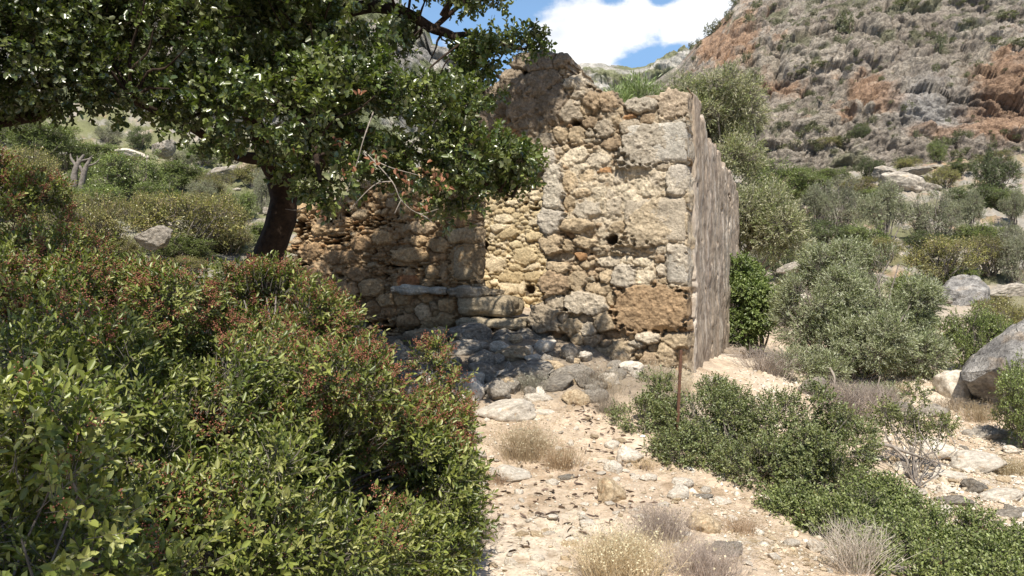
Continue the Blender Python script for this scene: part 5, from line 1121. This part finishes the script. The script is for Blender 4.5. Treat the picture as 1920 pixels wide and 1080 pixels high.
for px, py, w, h in [(1580,45,20,20),(1568,80,10,10),(1640,25,14,9),(1690,8,22,9),(1760,85,13,19),(1740,70,14,8),(1490,60,12,10),(1560,90,16,9),(1600,100,10,8),(1420,12,14,9),(1405,35,12,8),(1480,45,10,7),(1530,120,26,7),(1500,132,20,6),(1580,158,9,8),(1700,200,16,8),(1690,205,8,7),(1745,130,9,8),(1790,120,9,6),(1880,30,20,7),(1850,75,18,8),(1800,70,14,6),(1900,80,22,8),(1830,130,16,8),(1466,205,12,7),(1425,230,14,10),(1415,245,12,6),(1515,178,8,4),(1645,160,8,5),(1345,165,9,7),(1330,60,14,12),(1345,50,12,10),(1295,85,7,7),(1310,82,9,7),(1370,30,14,9),(1380,5,12,7),(1400,110,12,9),(1460,90,11,7),(1855,235,9,4),(1710,253,6,7),(1920,240,12,6),(1780,230,7,7),(1860,270,9,8)]:
    cshrub(cliff_W, cliff_px, px, py, w, h)
n_ = 0
while n_ < 170:
    px, py = rgs.uniform(1300, 1915), rgs.uniform(0, 260)
    if py < np.interp(px, [1290, 1330, 1362, 1400], [100, 66, 28, -8]) + 6: continue
    if ((px - 1745) / 80) ** 2 + ((py - 205) / 45) ** 2 < 1 or ((px - 1890) / 60) ** 2 + ((py - 200) / 55) ** 2 < 1: continue
    if vn(np.array([[px / 60, py / 35, 0]]), 3)[0] < -.25: continue
    w = rgs.uniform(3.5, 8.5); cshrub(cliff_W, cliff_px, px, py, w, w * rgs.uniform(.35, .6)); n_ += 1
for _ in range(60):
    px, py = rgs.uniform(1390, 1915), rgs.uniform(225, 335); w = rgs.uniform(7, 18); cshrub(cliff_W, cliff_px, px, py, w, w * rgs.uniform(.4, .6), 'green scrub bush at the foot of the cliff', 'scrub along the foot of the cliff')
for _ in range(40):
    px, py = rgs.uniform(560, 900), rgs.uniform(20, 250); w = rgs.uniform(6, 14)
    if py < np.interp(px, [500, 715, 790, 840, 905], [-190, -40, 40, 98, 160]) + 8: continue
    cshrub(left_W, left_px, px, py, w, w * .6, 'small dark shrub on the rocky hill behind the carob crown', 'shrubs on the hill behind the carob crown')
# ------------------------------------------------------------------ rocks and boulders
RK = [rock_mesh('rock', 500 + i, M_pale, (1, 1, 1), cuts=[9, 12, 7, 14, 10, 8][i % 6], rough=.09 + .02 * (i % 3)) for i in range(8)]
def rock(px, py, hw, hh, mat, label, group=None, k=None, tilt=None, dz=1.0, name='rock', deep=None, dfix=None, mesh=None):
    hit = ground_hit(px, py + hh * .55) if dfix is None else np.array([0, dfix, 0]); d = hit[1]
    if 600 < py < 742 and px < 1250 and mat is not W_: hh *= 1.25; hw *= 1.08
    c = P(px, py + hh * .06, d); sx = hw / F * d; sz = hh / F * d
    o = obj(name, mesh or RK[(int(px * 7 + py * 3) if k is None else k) % 8], None, (c[0], c[1] + sx * .3, c[2]))
    o.scale = (sx * 1.12, (deep or min(sx, max(sz * 1.5, sx * .6))) * 1.1, sz * 1.2 * dz)
    r = random.Random(int(px * 31 + py)); o.rotation_euler = (r.uniform(-.15, .15), r.uniform(-.15, .15) if tilt is None else tilt, r.choice([0, math.pi]) + r.uniform(-.25, .25))
    o.material_slots[0].link = 'OBJECT'; o.material_slots[0].material = mat
    tag(o, label, 'rock', group); return o
W_, G_, T_ = M_pale, M_grey, M_tan
GR = 'grey stones tumbled on the slope below the doorway'
M_bed = rock_mat('lichened_bedrock', use_col=False, c1=(.19, .168, .138), c2=(.40, .355, .29), c3=(.28, .21, .13), scale=6, bump=1.0, bdist=.05, mott=1.5)
tag(hull_rock('bedrock_ledge', [P(938, 625, 10.6), P(1040, 621, 10.9), P(1100, 638, 10.6), P(1148, 672, 10.25), P(1120, 686, 10.1), P(1040, 684, 10.1), P(965, 668, 10.2), P(925, 652, 10.4), P(960, 720, 10.5), P(1100, 730, 10.5), P(1000, 740, 11)], M_bed, 5, .06, 5), 'broad flat dark grey bedrock ledge right under the doorway', 'rock')
for a in [
 (882, 626, 38, 18, G_, 'dark grey slab just below the lower threshold block'), (875, 657, 36, 14, G_, 'pale-topped grey slab left of the bedrock ledge'),
 (905, 679, 23, 17, G_, 'squat grey stone between the slabs left of the ledge'), (963, 664, 28, 14, T_, 'smooth brown loaf-shaped stone on the grey slope'),
 (1000, 674, 18, 11, W_, 'small pale stone right of the brown loaf-shaped one'), (908, 702, 33, 18, G_, 'light grey rounded block low on the slope, widest of its row'),
 (988, 703, 50, 20, G_, 'long dark grey boulder behind the small grey dry plant'), (1070, 700, 30, 13, G_, 'flat grey stone right of the long dark boulder'),
 (884, 738, 20, 24, W_, 'upright pale stone above the white ledge at the path head'), (932, 737, 20, 14, G_, 'grey stone between the upright pale stone and the long boulder'),
 (950, 774, 56, 24, W_, 'large whitish rock embedded at the head of the path'), (864, 758, 13, 16, W_, 'white block left of the embedded whitish rock'),
 (1080, 750, 23, 16, T_, 'rough brown stone at the top right of the path'), (1020, 775, 26, 7, W_, 'thin white slab right of the embedded whitish rock'),
 (886, 822, 16, 15, W_, 'white rounded stone, upper of the pair at the path edge'), (884, 855, 25, 15, W_, 'white rounded stone, lower and larger of the pair at the path edge'),
 (955, 893, 38, 15, W_, 'flat white rock lying left of the middle of the path'), (1145, 926, 28, 27, T_, 'knobbly tan rock standing in the middle of the path'),
 (1180, 856, 24, 17, W_, 'pale angular rock against the dark mounded bush'), (1150, 880, 15, 13, W_, 'white rock just above the knobbly tan one'),
 (1165, 829, 10, 6, T_, 'little tan stone above the pale angular rock'), (1148, 834, 12, 8, W_, 'little white stone above the pale angular rock'),
 (1217, 897, 14, 7, W_, 'small white flat stone right of the knobbly rock'), (1281, 906, 20, 11, W_, 'bright white stone under the edge of the mounded bush'),
 (1273, 926, 21, 14, W_, 'pale pyramid stone below the bright white one'), (1323, 920, 10, 8, W_, 'round white stone right of the pyramid stone'),
 (1316, 932, 21, 4, G_, 'thin flat slab under the round white stone'), (1350, 943, 20, 9, W_, 'long pale stone at the foot of the mounded bush'),
 (1323, 984, 29, 21, T_, 'tan leaning rock in the lower middle of the path'), (1376, 976, 8, 6, W_, 'tiny white stone right of the tan leaning rock'),
 (1365, 1032, 28, 17, G_, 'grey angular rock by the bottom dry bush'), (1452, 1046, 12, 10, W_, 'pale oval stone on bare sand near the bottom'),
 (1487, 1021, 14, 8, W_, 'white stone at the rim of the low trailing bush'), (1533, 1026, 18, 13, W_, 'white block beside the straw tuft'),
 (1554, 1040, 12, 7, W_, 'small white stone under the white block'), (1685, 1070, 17, 12, G_, 'grey stone at the bottom edge below the straw tuft'),
 (1036, 906, 10, 7, W_, 'small cream stone right of the flat white rock'), (1063, 896, 16, 6, G_, 'thin grey stone near the middle of the path'),
 (944, 970, 10, 6, W_, 'small white stone alone low on the left of the path'), (1068, 1021, 15, 9, T_, 'tan stone left of the bottom dry bush'),
 (1030, 1001, 12, 5, W_, 'flat white stone above the tan one at the bottom'), (1335, 716, 27, 10, W_, 'long white rock at the foot of the side wall'),
 (1185, 692, 24, 14, W_, 'pale rough boulder leaning on the wall foot'), (1229, 616, 30, 9, W_, 'white flat stone lodged under the big brown block', None, 2),
 (1120, 722, 24, 12, G_, 'grey stone behind the straw stalks'), (1155, 705, 18, 10, G_, 'small grey stone at the wall foot'),
 (820, 682, 22, 14, G_, 'grey stone above the young mastic shoots'), (798, 703, 20, 14, G_, 'dark stone between the young mastic shoots'),
 (775, 735, 24, 16, G_, 'stone half hidden behind the young mastic shoots'), (720, 703, 20, 13, G_, 'grey stone near the end of the broad mastic bush'),
 (742, 664, 22, 14, G_, 'dusky stone low before the left wall'), (700, 640, 26, 18, G_, 'rough dusky boulder before the left wall'), (665, 615, 30, 20, G_, 'biggest dusky boulder before the left wall'),
 (788, 632, 28, 14, T_, 'tan boulder at the foot of the left wall'), (822, 634, 20, 15, T_, 'rounded brown boulder right of the tan one at the wall foot'),
 (1040, 722, 34, 13, G_, 'squared grey slab lying below the long dark boulder'), (1010, 748, 24, 10, W_, 'pale broken slab above the head of the path'), (1105, 745, 20, 12, G_, 'grey rock between the rough brown stone and the dry stalks'),
 (948, 722, 22, 12, T_, 'tan rock tucked between the grey ones above the whitish rock'), (1030, 690, 24, 10, T_, 'brownish slab resting on the edge of the bedrock ledge'), (1140, 712, 22, 13, W_, 'pale cracked rock below the big boulder of the wall foot'),
 (848, 690, 14, 9, G_, 'little grey stone left of the rounded grey block'), (840, 725, 18, 12, G_, 'small dark stone beside the upright pale stone'),
 # gravel slope at the right
 (1770, 850, 40, 20, W_, 'pale rounded bedrock hump on the sandy slope at the right'), (1836, 872, 46, 22, W_, 'largest whitish bedrock hump on the sandy slope'),
 (1902, 845, 20, 8, W_, 'white stone in dry grass at the right edge'), (1785, 892, 30, 9, W_, 'flat pale stone below the rounded hump'),
 (1832, 915, 25, 15, G_, 'grey round boulder on the gravel slope'), (1795, 942, 32, 10, G_, 'cracked grey slab low on the gravel slope'), (1882, 932, 34, 13, W_, 'pale stone at the right of the grey round boulder'),
 (1772, 958, 18, 9, W_, 'white stone touching the low trailing bush'), (1900, 965, 30, 11, G_, 'dark-edged flat stone near the right edge'), (1690, 882, 14, 7, W_, 'pale stone right of the mounded bush'),
 (1745, 895, 20, 9, W_, 'cream stone on the sand below the dead branch'), (1740, 832, 30, 12, W_, 'white rock behind the open spray of leaves'), (1855, 818, 40, 16, G_, 'shadowed grey rock below the great boulder'),
 (1722, 925, 16, 8, W_, 'cream stone above the low trailing bush'), (1915, 990, 18, 9, W_, 'pale stone at the right edge above the corner bush'),
 (1792, 728, 32, 30, W_, 'pale blocky rock left of the great slanting boulder'), (1530, 730, 26, 22, G_, 'grey rock in the shade under the silver olive'), (1690, 770, 30, 16, G_, 'dark rock under the right side of the silver olive'),
 (1750, 775, 28, 15, G_, 'grey rock between olive and blocky pale rock')]:
    rock(*a)
BIG = [rock_mesh('boulder', 700 + i, M_grey, (1, 1, 1), 8 + i, .07, True, .7) for i in range(4)]
M_bould = rock_mat('boulder_rock', use_col=False, c1=(.21, .2, .19), c2=(.37, .35, .32), c3=(.33, .25, .17), scale=3.2, bump=1.0, bdist=.06, mott=1.5)
tag(hull_rock('boulder', [P(1802, 700, 11.0), P(1812, 720, 10.9), P(1850, 655, 11.2), P(1922, 598, 11.4), P(2040, 560, 11.8), P(2150, 620, 12), P(1870, 690, 10.4), P(1990, 650, 10.4), P(1850, 752, 11.2), P(1890, 768, 11.2), P(2080, 770, 11.2), P(1840, 680, 12.6), P(1960, 590, 13), P(2100, 640, 13), P(1900, 770, 12.6)], M_bould, 9, .022, 5), 'great smooth grey boulder slanting down to the left at the right edge', 'rock')
rock(1803, 552, 50, 32, M_bould, 'pale grey peaked boulder beyond the bright green shrub', dfix=21.5, mesh=BIG[1], name='boulder', tilt=.2)
rock(1892, 548, 44, 14, G_, 'low cracked grey outcrop right of the peaked boulder', dfix=22.5, mesh=BIG[2], name='boulder')
rock(1690, 345, 45, 22, G_, 'main grey boulder of the pile below the cliff', dfix=50, mesh=BIG[3], name='boulder')
rock(1668, 325, 26, 14, G_, 'upper left boulder of the pile below the cliff', dfix=52, mesh=BIG[2], name='boulder')
rock(1745, 352, 22, 10, G_, 'right-hand boulder of the pile below the cliff', dfix=50, mesh=BIG[1], name='boulder')
rock(1720, 318, 28, 9, G_, 'flat boulder on top of the pile below the cliff', dfix=54, mesh=BIG[0], name='boulder')
rock(1490, 500, 30, 10, G_, 'pale grey outcrop behind the silver olive', dfix=22, mesh=BIG[1], name='boulder')
rock(1850, 348, 30, 9, W_, 'pale stone shelf under the orange cave', dfix=52, mesh=BIG[2], name='boulder')
rock(1600, 345, 22, 12, G_, 'grey stone left of the boulder pile', dfix=52, mesh=BIG[0], name='boulder')
rock(288, 445, 34, 20, G_, 'weathered pale rock poking up behind the broad mastic bush', dfix=11.5, mesh=BIG[2], name='boulder')
rock(306, 278, 22, 18, G_, 'pale grey crag above the bright green shrub at the left', dfix=30, mesh=BIG[3], name='boulder')
rock(245, 287, 30, 8, W_, 'whitish stone left of the pale crag', dfix=30, mesh=BIG[1], name='boulder')
rock(410, 325, 34, 18, G_, 'grey crag glimpsed under the carob crown', dfix=28, mesh=BIG[0], name='boulder')
rock(478, 500, 16, 34, G_, 'grey stone standing against the carob trunk', dfix=8.6, mesh=BIG[3], name='boulder')
# loose stones, individually
rgr = np.random.default_rng(99)
def scatter(n, xr, yr, sr, mats, label, group, avoid=None, tall=1):
    k = 0
    while k < n:
        px, py = rgr.uniform(*xr), rgr.uniform(*yr)
        if avoid is not None and avoid(px, py): continue
        h = ground_hit(px, py); s = rgr.uniform(*sr) ** 1.0 * rgr.uniform(.5, 1)
        o = obj('stone', RK[rgr.integers(8)], None, (h[0], h[1], h[2] + s * .12 * tall * tall)); o.scale = (s, s * rgr.uniform(.6, .9), s * rgr.uniform(.35, .7) * tall); o.rotation_euler = (rgr.normal(0, .2), rgr.normal(0, .2), rgr.uniform(0, 6.28))
        o.material_slots[0].link = 'OBJECT'; o.material_slots[0].material = mats[rgr.integers(len(mats))]
        tag(o, label, 'stone', group); k += 1
scatter(115, (860, 1420), (780, 1078), (.02, .07), [W_, W_, W_, T_], 'small pale limestone chunk lying on the sandy path', 'small stones strewn on the path', lambda x, y: x > 1180 + (y - 820) * 1.1 or (x - 880) < (900 - y) * .0)
scatter(25, (1380, 1620), (1000, 1078), (.015, .04), [W_, T_], 'small pale limestone chunk lying on the sandy path', 'small stones strewn on the path', lambda x, y: x > 1420 + (y - 1000) * 2.2)
scatter(34, (1650, 1918), (820, 985), (.03, .11), [W_, W_, G_, T_], 'pale stone lying on the gravelly slope at the right', 'stones on the gravel slope', lambda x, y: y > 900 + (x - 1640) * .33)
scatter(70, (690, 1230), (625, 755), (.08, .19), [G_, G_, T_, W_, G_], 'fallen grey stone in the rubble below the ruin', GR, lambda x, y: y < np.interp(x, [650, 800, 1000, 1260], [640, 650, 640, 700]) or (x > 1150 and y > 730) or x < 690, 1.5)
scatter(14, (1640, 1910), (700, 830), (.04, .14), [G_, W_], 'grey stone in the dry gully behind the bushes', 'stones in the dry gully')
scatter(14, (1440, 1900), (500, 620), (.10, .3), [G_, W_], 'grey stone on the slope beyond the silver olive', 'stones on the slope beyond the olive')
scatter(14, (1520, 1910), (300, 470), (.2, .7), [G_, G_, W_], 'grey rock on the scree under the cliff', 'rocks on the scree under the cliff')
scatter(11, (150, 520), (250, 500), (.1, .45), [G_, G_, W_], 'grey rock on the slope behind the carob trunk', 'rocks on the slope behind the carob')
# gravel and litter that nobody could count
def on_ground(px, py):
    return np.array([ground_hit(a, b) for a, b in zip(px, py)])
def patch(n, poly_px, seed):
    """random points on the ground inside a picture-plane outline, evenly in world space"""
    f = inpoly(poly_px); r = np.random.default_rng(seed); W = np.array([ground_hit(*p) for p in poly_px]); lo = W.min(0); hi = W.max(0); out = []
    wf = inpoly([(a, b) for a, b, _ in W]); tot = 0
    while tot < n:
        q = r.uniform(lo[:2], hi[:2], (n * 3, 2)); q = q[wf(q[:, 0], q[:, 1])]; out.append(q); tot += len(q)
        if not len(q): break
    q = np.concatenate(out)[:n]; return np.column_stack([q, ground_z(q[:, 0], q[:, 1])])
PATH = [(840, 1100), (860, 900), (860, 780), (1000, 740), (1130, 760), (1180, 850), (1300, 950), (1420, 960), (1500, 1020), (1700, 1100)]
GRAV = [(1640, 850), (1700, 820), (1930, 800), (1990, 990), (1850, 1010), (1700, 930)]
def pebbles(n, poly, size, seed, cols):
    r = np.random.default_rng(seed); p = patch(n, poly, seed); n = len(p)
    o8 = np.array([[1, 0, 0], [-1, 0, 0], [0, 1, 0], [0, -1, 0], [0, 0, 1], [0, 0, -1], [.6, .6, .6], [-.6, .5, .6], [.5, -.6, .5], [-.6, -.6, .4]], float)
    f = np.array([[0, 6, 8], [6, 4, 8], [6, 7, 4], [7, 9, 4], [9, 8, 4], [0, 2, 6], [2, 7, 6], [2, 1, 7], [1, 9, 7], [1, 3, 9], [3, 8, 9], [3, 0, 8]])
    s = size * np.exp(r.normal(-.2, .5, n)); V = o8[None] * (s[:, None] * r.uniform(.4, 1.1, (n, 3)))[:, None, :] * r.uniform(.8, 1.2, (n, 10, 1))
    a = r.uniform(0, 6.28, n); ca, sa = np.cos(a)[:, None], np.sin(a)[:, None]; V = np.stack([V[..., 0] * ca - V[..., 1] * sa, V[..., 0] * sa + V[..., 1] * ca, V[..., 2] * .8], -1) + p[:, None] + [0, 0, .002]
    C = np.repeat(np.array(cols)[r.integers(0, len(cols), n)] * r.uniform(.8, 1.15, (n, 1)), 10, 0)
    return V.reshape(-1, 3), (np.arange(n)[:, None, None] * 10 + f[None]).reshape(-1, 3), C
PC_ = [(.58, .51, .41), (.50, .42, .31), (.62, .57, .48), (.40, .32, .22)]
V, Fq, C = pebbles(5000, PATH, .008, 1, PC_); stuff('path_gravel', mesh_np('gravel', V, Fq, M_ground, C), 'fine pale gravel sprinkled over the sandy path', 'gravel')
V, Fq, C = pebbles(5000, GRAV, .014, 2, PC_); stuff('slope_gravel', mesh_np('gravel', V, Fq, M_ground, C), 'pale gravel on the sunny slope at the right', 'gravel')
RUB = [(700, 740), (700, 650), (1000, 640), (1250, 700), (1150, 760), (900, 770)]
V, Fq, C = pebbles(1600, RUB, .014, 3, [(.3, .26, .21), (.4, .35, .28), (.22, .18, .14)]); stuff('rubble_gravel', mesh_np('gravel', V, Fq, M_ground, C), 'dusty grey chips between the tumbled stones', 'gravel')
V, Fq, C = pebbles(5000, [(1180, 800), (1450, 1080), (1950, 1090), (1950, 700), (1420, 690)], .022, 4, PC_); stuff('slope_chips', mesh_np('gravel', V, Fq, M_ground, C), 'stone chips on the earth around the bushes', 'gravel')
# carob pods and dead leaves
r_ = np.random.default_rng(8); p = patch(26, [(880, 1000), (890, 850), (1000, 840), (1180, 860), (1250, 930), (1150, 1010), (1000, 1040)], 8)
p = np.concatenate([p, patch(18, [(1080, 740), (1130, 800), (1250, 880), (1160, 880), (1060, 800)], 9)])
p = np.repeat(p, 5, 0); p[:, :2] += r_.normal(0, .09, (len(p), 2)); p[:, 2] = ground_z(p[:, 0], p[:, 1])
a = r_.uniform(0, 6.28, len(p)); dd = np.stack([np.cos(a), np.sin(a), r_.uniform(-.05, .2, len(p))], 1)
nn_ = nrmz(np.array([0, 0, 1.0]) + r_.normal(0, .45, (len(p), 3)))
V, Fq, kk = leaves(p + [0, 0, .012], nrmz(dd), nn_, r_.uniform(.03, .095, len(p)), r_.uniform(.010, .018, len(p)), 'oval', .35, r_.uniform(-.3, .4, (len(p), 1)))
V2 = V.copy(); V2[:, 2] -= .005; Fq2 = Fq[:, ::-1] + len(V)
stuff('fallen_pods', mesh_np('fallen_pods', np.concatenate([V, V2]), np.concatenate([Fq, Fq2]), M_dry, np.tile(np.repeat(np.array([[.17, .125, .10]]) * r_.uniform(.6, 1.8, (len(p), 1)), kk, 0), (2, 1))), 'dark brown carob pods fallen on the path', 'fallen pods')
p = np.concatenate([patch(2600, PATH, 18), patch(1500, [(1180, 850), (1300, 960), (1450, 1080), (1600, 1090), (1400, 930)], 19), patch(2500, GRAV, 20), patch(2600, [(680, 760), (680, 640), (1250, 700), (1130, 800), (870, 790)], 22)])
a = r_.uniform(0, 6.28, len(p)); dd = np.stack([np.cos(a), np.sin(a), r_.uniform(-.02, .5, len(p))], 1)
V, Fl, C = blades(p + [0, 0, .003], nrmz(dd), r_.uniform(.03, .11, len(p)), .0011, r_, (.42, .33, .20), .25)
stuff('dry_litter', mesh_np('dry_litter', V, Fl, M_dry, C), 'straw bits and dry stalks littering the ground', 'litter')

# ------------------------------------------------------------------ dry plants
def dry(px, py, w, h, n, label, col, heads=0, headc=(.60, .54, .38), seed=0, spread=.5, bend=.25, name='dry_plant', Wd=.0013, tiers=1, hr=.006, fuzz=True):
    n = int(n * .75); heads = int(heads * .8)
    r = np.random.default_rng(seed + int(px)); hit = ground_hit(px, py); d = hit[1]; rx = w / F * d; hz = h / F * d
    t = thing(name, label, 'dry plant', hit)
    q = r.normal(0, .38, (n, 2)) * [rx, rx * .8]; q = q[np.hypot(q[:, 0], q[:, 1]) < rx * 1.1]
    b = np.column_stack([q, ground_z(hit[0] + q[:, 0], hit[1] + q[:, 1]) - hit[2]])
    dd = nrmz(np.column_stack([q / max(rx, .01) * spread, np.ones(len(q))]) + r.normal(0, .22, (len(q), 3)))
    V, Fl, C = blades(b, dd, hz * r.uniform(.5, 1.1, len(q)), Wd, r, col, bend, heads, headc, hr)
    # side twiglets
    if fuzz:
        m = len(q) * 3; i = r.integers(0, len(q), m); tt = r.uniform(.35, 1, (m, 1)); b2 = b[i] + dd[i] * hz * tt * .75
        V2, Fl2, C2 = blades(b2, nrmz(dd[i] + r.normal(0, .6, (m, 3))), hz * r.uniform(.12, .3, m), Wd * .7, r, col, .2)
        Fl = [np.concatenate([Fl[0], Fl2[0] + len(V)]), Fl[1], Fl2[1] + len(V)] if len(Fl) > 1 else Fl; V = np.concatenate([V, V2]); C = np.concatenate([C, C2])
    obj('stalks', mesh_np('stalks', V, Fl, M_dry, C), t); return t
STR = (.48, .39, .26); LAV = (.40, .34, .30); GRT = (.36, .31, .25)
dry(985, 862, 52, 72, 700, 'cream-flowered straw tuft on the upper path', STR, 650, seed=1)
dry(1055, 880, 42, 48, 450, 'small cream-flowered tuft touching the right of the larger one', (.48, .36, .23), 250, seed=2)
dry(1165, 1085, 85, 95, 1200, 'wide pale yellow-flowered dry cushion at the bottom middle', (.52, .44, .30), 1500, (.62, .57, .40), seed=3, hr=.005)
dry(1240, 1010, 60, 75, 800, 'lavender-grey wiry dry shrub above the yellow-flowered cushion', LAV, 100, seed=4, Wd=.001)
dry(1320, 1080, 75, 75, 900, 'lavender-grey wiry dry shrub at the bottom edge', LAV, 80, seed=5, Wd=.001)
dry(895, 1010, 40, 60, 500, 'pale wiry dry plant at the foot of the mastic bush', LAV, 60, seed=6, Wd=.001)
dry(1605, 1075, 45, 110, 330, 'bleached straw tuft standing in front of the low trailing bush', (.48, .43, .37), 0, seed=7, spread=.55, Wd=.0016)
dry(998, 738, 28, 38, 330, 'small round grey-green dry plant on the grey slope', (.30, .28, .22), 260, (.42, .42, .33), seed=8)
dry(1112, 728, 28, 38, 330, 'small grey dry plant with a dome of heads below the wall', (.30, .25, .2), 260, (.42, .40, .32), seed=9)
dry(1150, 738, 26, 50, 160, 'thin straw stalks right of the domed dry plant', (.5, .43, .33), 0, seed=10, spread=.3)
dry(1135, 775, 24, 45, 260, 'straw-grey dry tuft at the left tip of the mounded bush', GRT, 0, seed=11)
dry(1250, 725, 38, 42, 420, 'beige dry shrub behind the rusty stake', (.50, .44, .33), 300, (.58, .52, .40), seed=12)
dry(1285, 745, 28, 60, 260, 'pale dry shrub against the wall corner', (.50, .44, .33), 160, (.58, .52, .40), seed=13)
dry(1350, 735, 40, 25, 260, 'low dry stalks in front of the side wall', GRT, 0, seed=14)
dry(760, 655, 26, 34, 300, 'dusky dry plant before the left wall', (.22, .19, .15), 100, (.3, .28, .22), seed=15)
dry(1390, 1000, 40, 30, 260, 'low brown dry plant at the rim of the low trailing bush', (.38, .28, .19), 0, seed=16)
dry(1440, 700, 50, 60, 500, 'tangle of bare grey stems right of the wall end', (.32, .28, .25), 0, seed=17, Wd=.003, spread=.9)
dry(1590, 780, 60, 75, 700, 'tangle of bare grey stems under the silver olive', (.30, .26, .23), 0, seed=18, Wd=.003, spread=.9)
dry(1650, 760, 45, 45, 400, 'thin bare stems right under the silver olive', (.30, .26, .23), 0, seed=19, Wd=.0025, spread=.9)
dry(1835, 790, 40, 36, 380, 'brownish dry grass on the bank beside the great boulder', (.46, .37, .24), 120, seed=20, Wd=.002)
dry(1895, 890, 48, 34, 500, 'golden dry grass patch at the right edge', (.52, .43, .27), 300, seed=21, Wd=.0016)
dry(1780, 770, 36, 30, 300, 'grey-brown dry tuft under the pale blocky rock', (.36, .3, .23), 0, seed=22, Wd=.002)
dry(1690, 745, 30, 26, 220, 'dry tuft in the sandy hollow behind the olive', (.44, .36, .25), 0, seed=23, Wd=.003)
dry(930, 905, 26, 26, 160, 'little brown dry tuft between the path stones', (.42, .3, .2), 0, seed=24)
dry(1210, 880, 30, 22, 200, 'thin dry grass fringe under the mounded bush', (.5, .4, .26), 0, seed=25)
dry(300, 500, 60, 22, 300, 'dry reddish grass behind the broad mastic bush', (.42, .28, .18), 0, seed=26, Wd=.003)
# ------------------------------------------------------------------ stake, dead branches, stumps
b0 = P(1267, 800, 7.35); b0[2] = gz(b0[0], b0[1]) - .1; tp = P(1277, 656, 7.5)
stake = thing('iron_stake', 'thin rusty iron stake leaning slightly in front of the wall corner', 'stake', b0)
bm = bmesh.new(); w_ = .013
dv = tp - b0; vs = []
for f, tw_ in ((0, 0), (.33, .05), (.66, -.03), (.985, .02), (1.0, .02)):
    c = b0 + dv * f - b0; s = w_ if f < 1 else w_ * .8
    vs.append([bm.verts.new((c[0] + s * x, c[1] + s * y * .7, c[2])) for x, y in ((-1, -1), (1, -1), (1, -.6), (-.6, -.6), (-.6, 1), (-1, 1))])
for i in range(len(vs) - 1):
    for j in range(6): bm.faces.new((vs[i][j], vs[i][(j + 1) % 6], vs[i + 1][(j + 1) % 6], vs[i + 1][j]))
bm.faces.new(vs[-1]); bm.faces.new(vs[0][::-1])
me = bpy.data.meshes.new('shaft'); bm.to_mesh(me); bm.free(); me.materials.append(M_rust); obj('shaft', me, stake)
def twigs(name, label, cat, Ls, mat, base=None):
    o0 = P(*Ls[0][0][:3]); V, Fq = join([tube([P(a[0], a[1], a[2]) - o0 for a in L], [a[3] for a in L], 8, int(L[0][0]), .15, 5) for L in Ls])
    return tag(obj(name, mesh_np(name, V, Fq, mat, smooth=True), None, o0), label, cat)
twigs('dead_branch', 'bleached forked dead branch sticking out right of the mounded bush', 'branch', [[(1600, 850, 7.4, .022), (1650, 833, 7.5, .018), (1700, 848, 7.6, .014), (1740, 862, 7.8, .009), (1785, 875, 8, .005)], [(1675, 838, 7.5, .012), (1700, 862, 7.4, .010), (1698, 880, 7.4, .007), (1690, 892, 7.4, .005)]], M_twig)
twigs('dead_branch', 'pale upright dead stick above the open spray of leaves', 'branch', [[(1695, 800, 8.1, .013), (1700, 770, 8.1, .012), (1711, 752, 8.1, .006)]], M_twig)
twigs('dead_branch', 'thin pale stick hanging in the silver olive', 'branch', [[(1640, 770, 11.5, .02), (1644, 735, 11.5, .014), (1650, 705, 11.5, .008)], [(1556, 690, 11.8, .02), (1565, 710, 11.7, .014), (1560, 735, 11.7, .01)]], M_twig)
for (px, py, h, label) in [(155, 350, 55, 'grey dead stump leaning right behind the bright green shrub'), (142, 330, 40, 'thin dark dead trunk left of the leaning stump')]:
    d = 19; r0 = .055
    twigs('dead_stump', label, 'stump', [[(px - 4, py + 20, d, r0 * 1.6), (px - 2, py - 5, d, r0 * 1.2), (px + 5, py - h * .6, d, r0), (px + 16, py - h, d, r0 * .5)], [(px + 2, py - h * .45, d, r0 * .7), (px - 8, py - h * .8, d, r0 * .5), (px - 10, py - h * 1.05, d, r0 * .2)], [(px + 8, py - h * .7, d, r0 * .5), (px + 24, py - h * .8, d, r0 * .3), (px + 34, py - h * 1.0, d, r0 * .12)]], M_bark_grey)
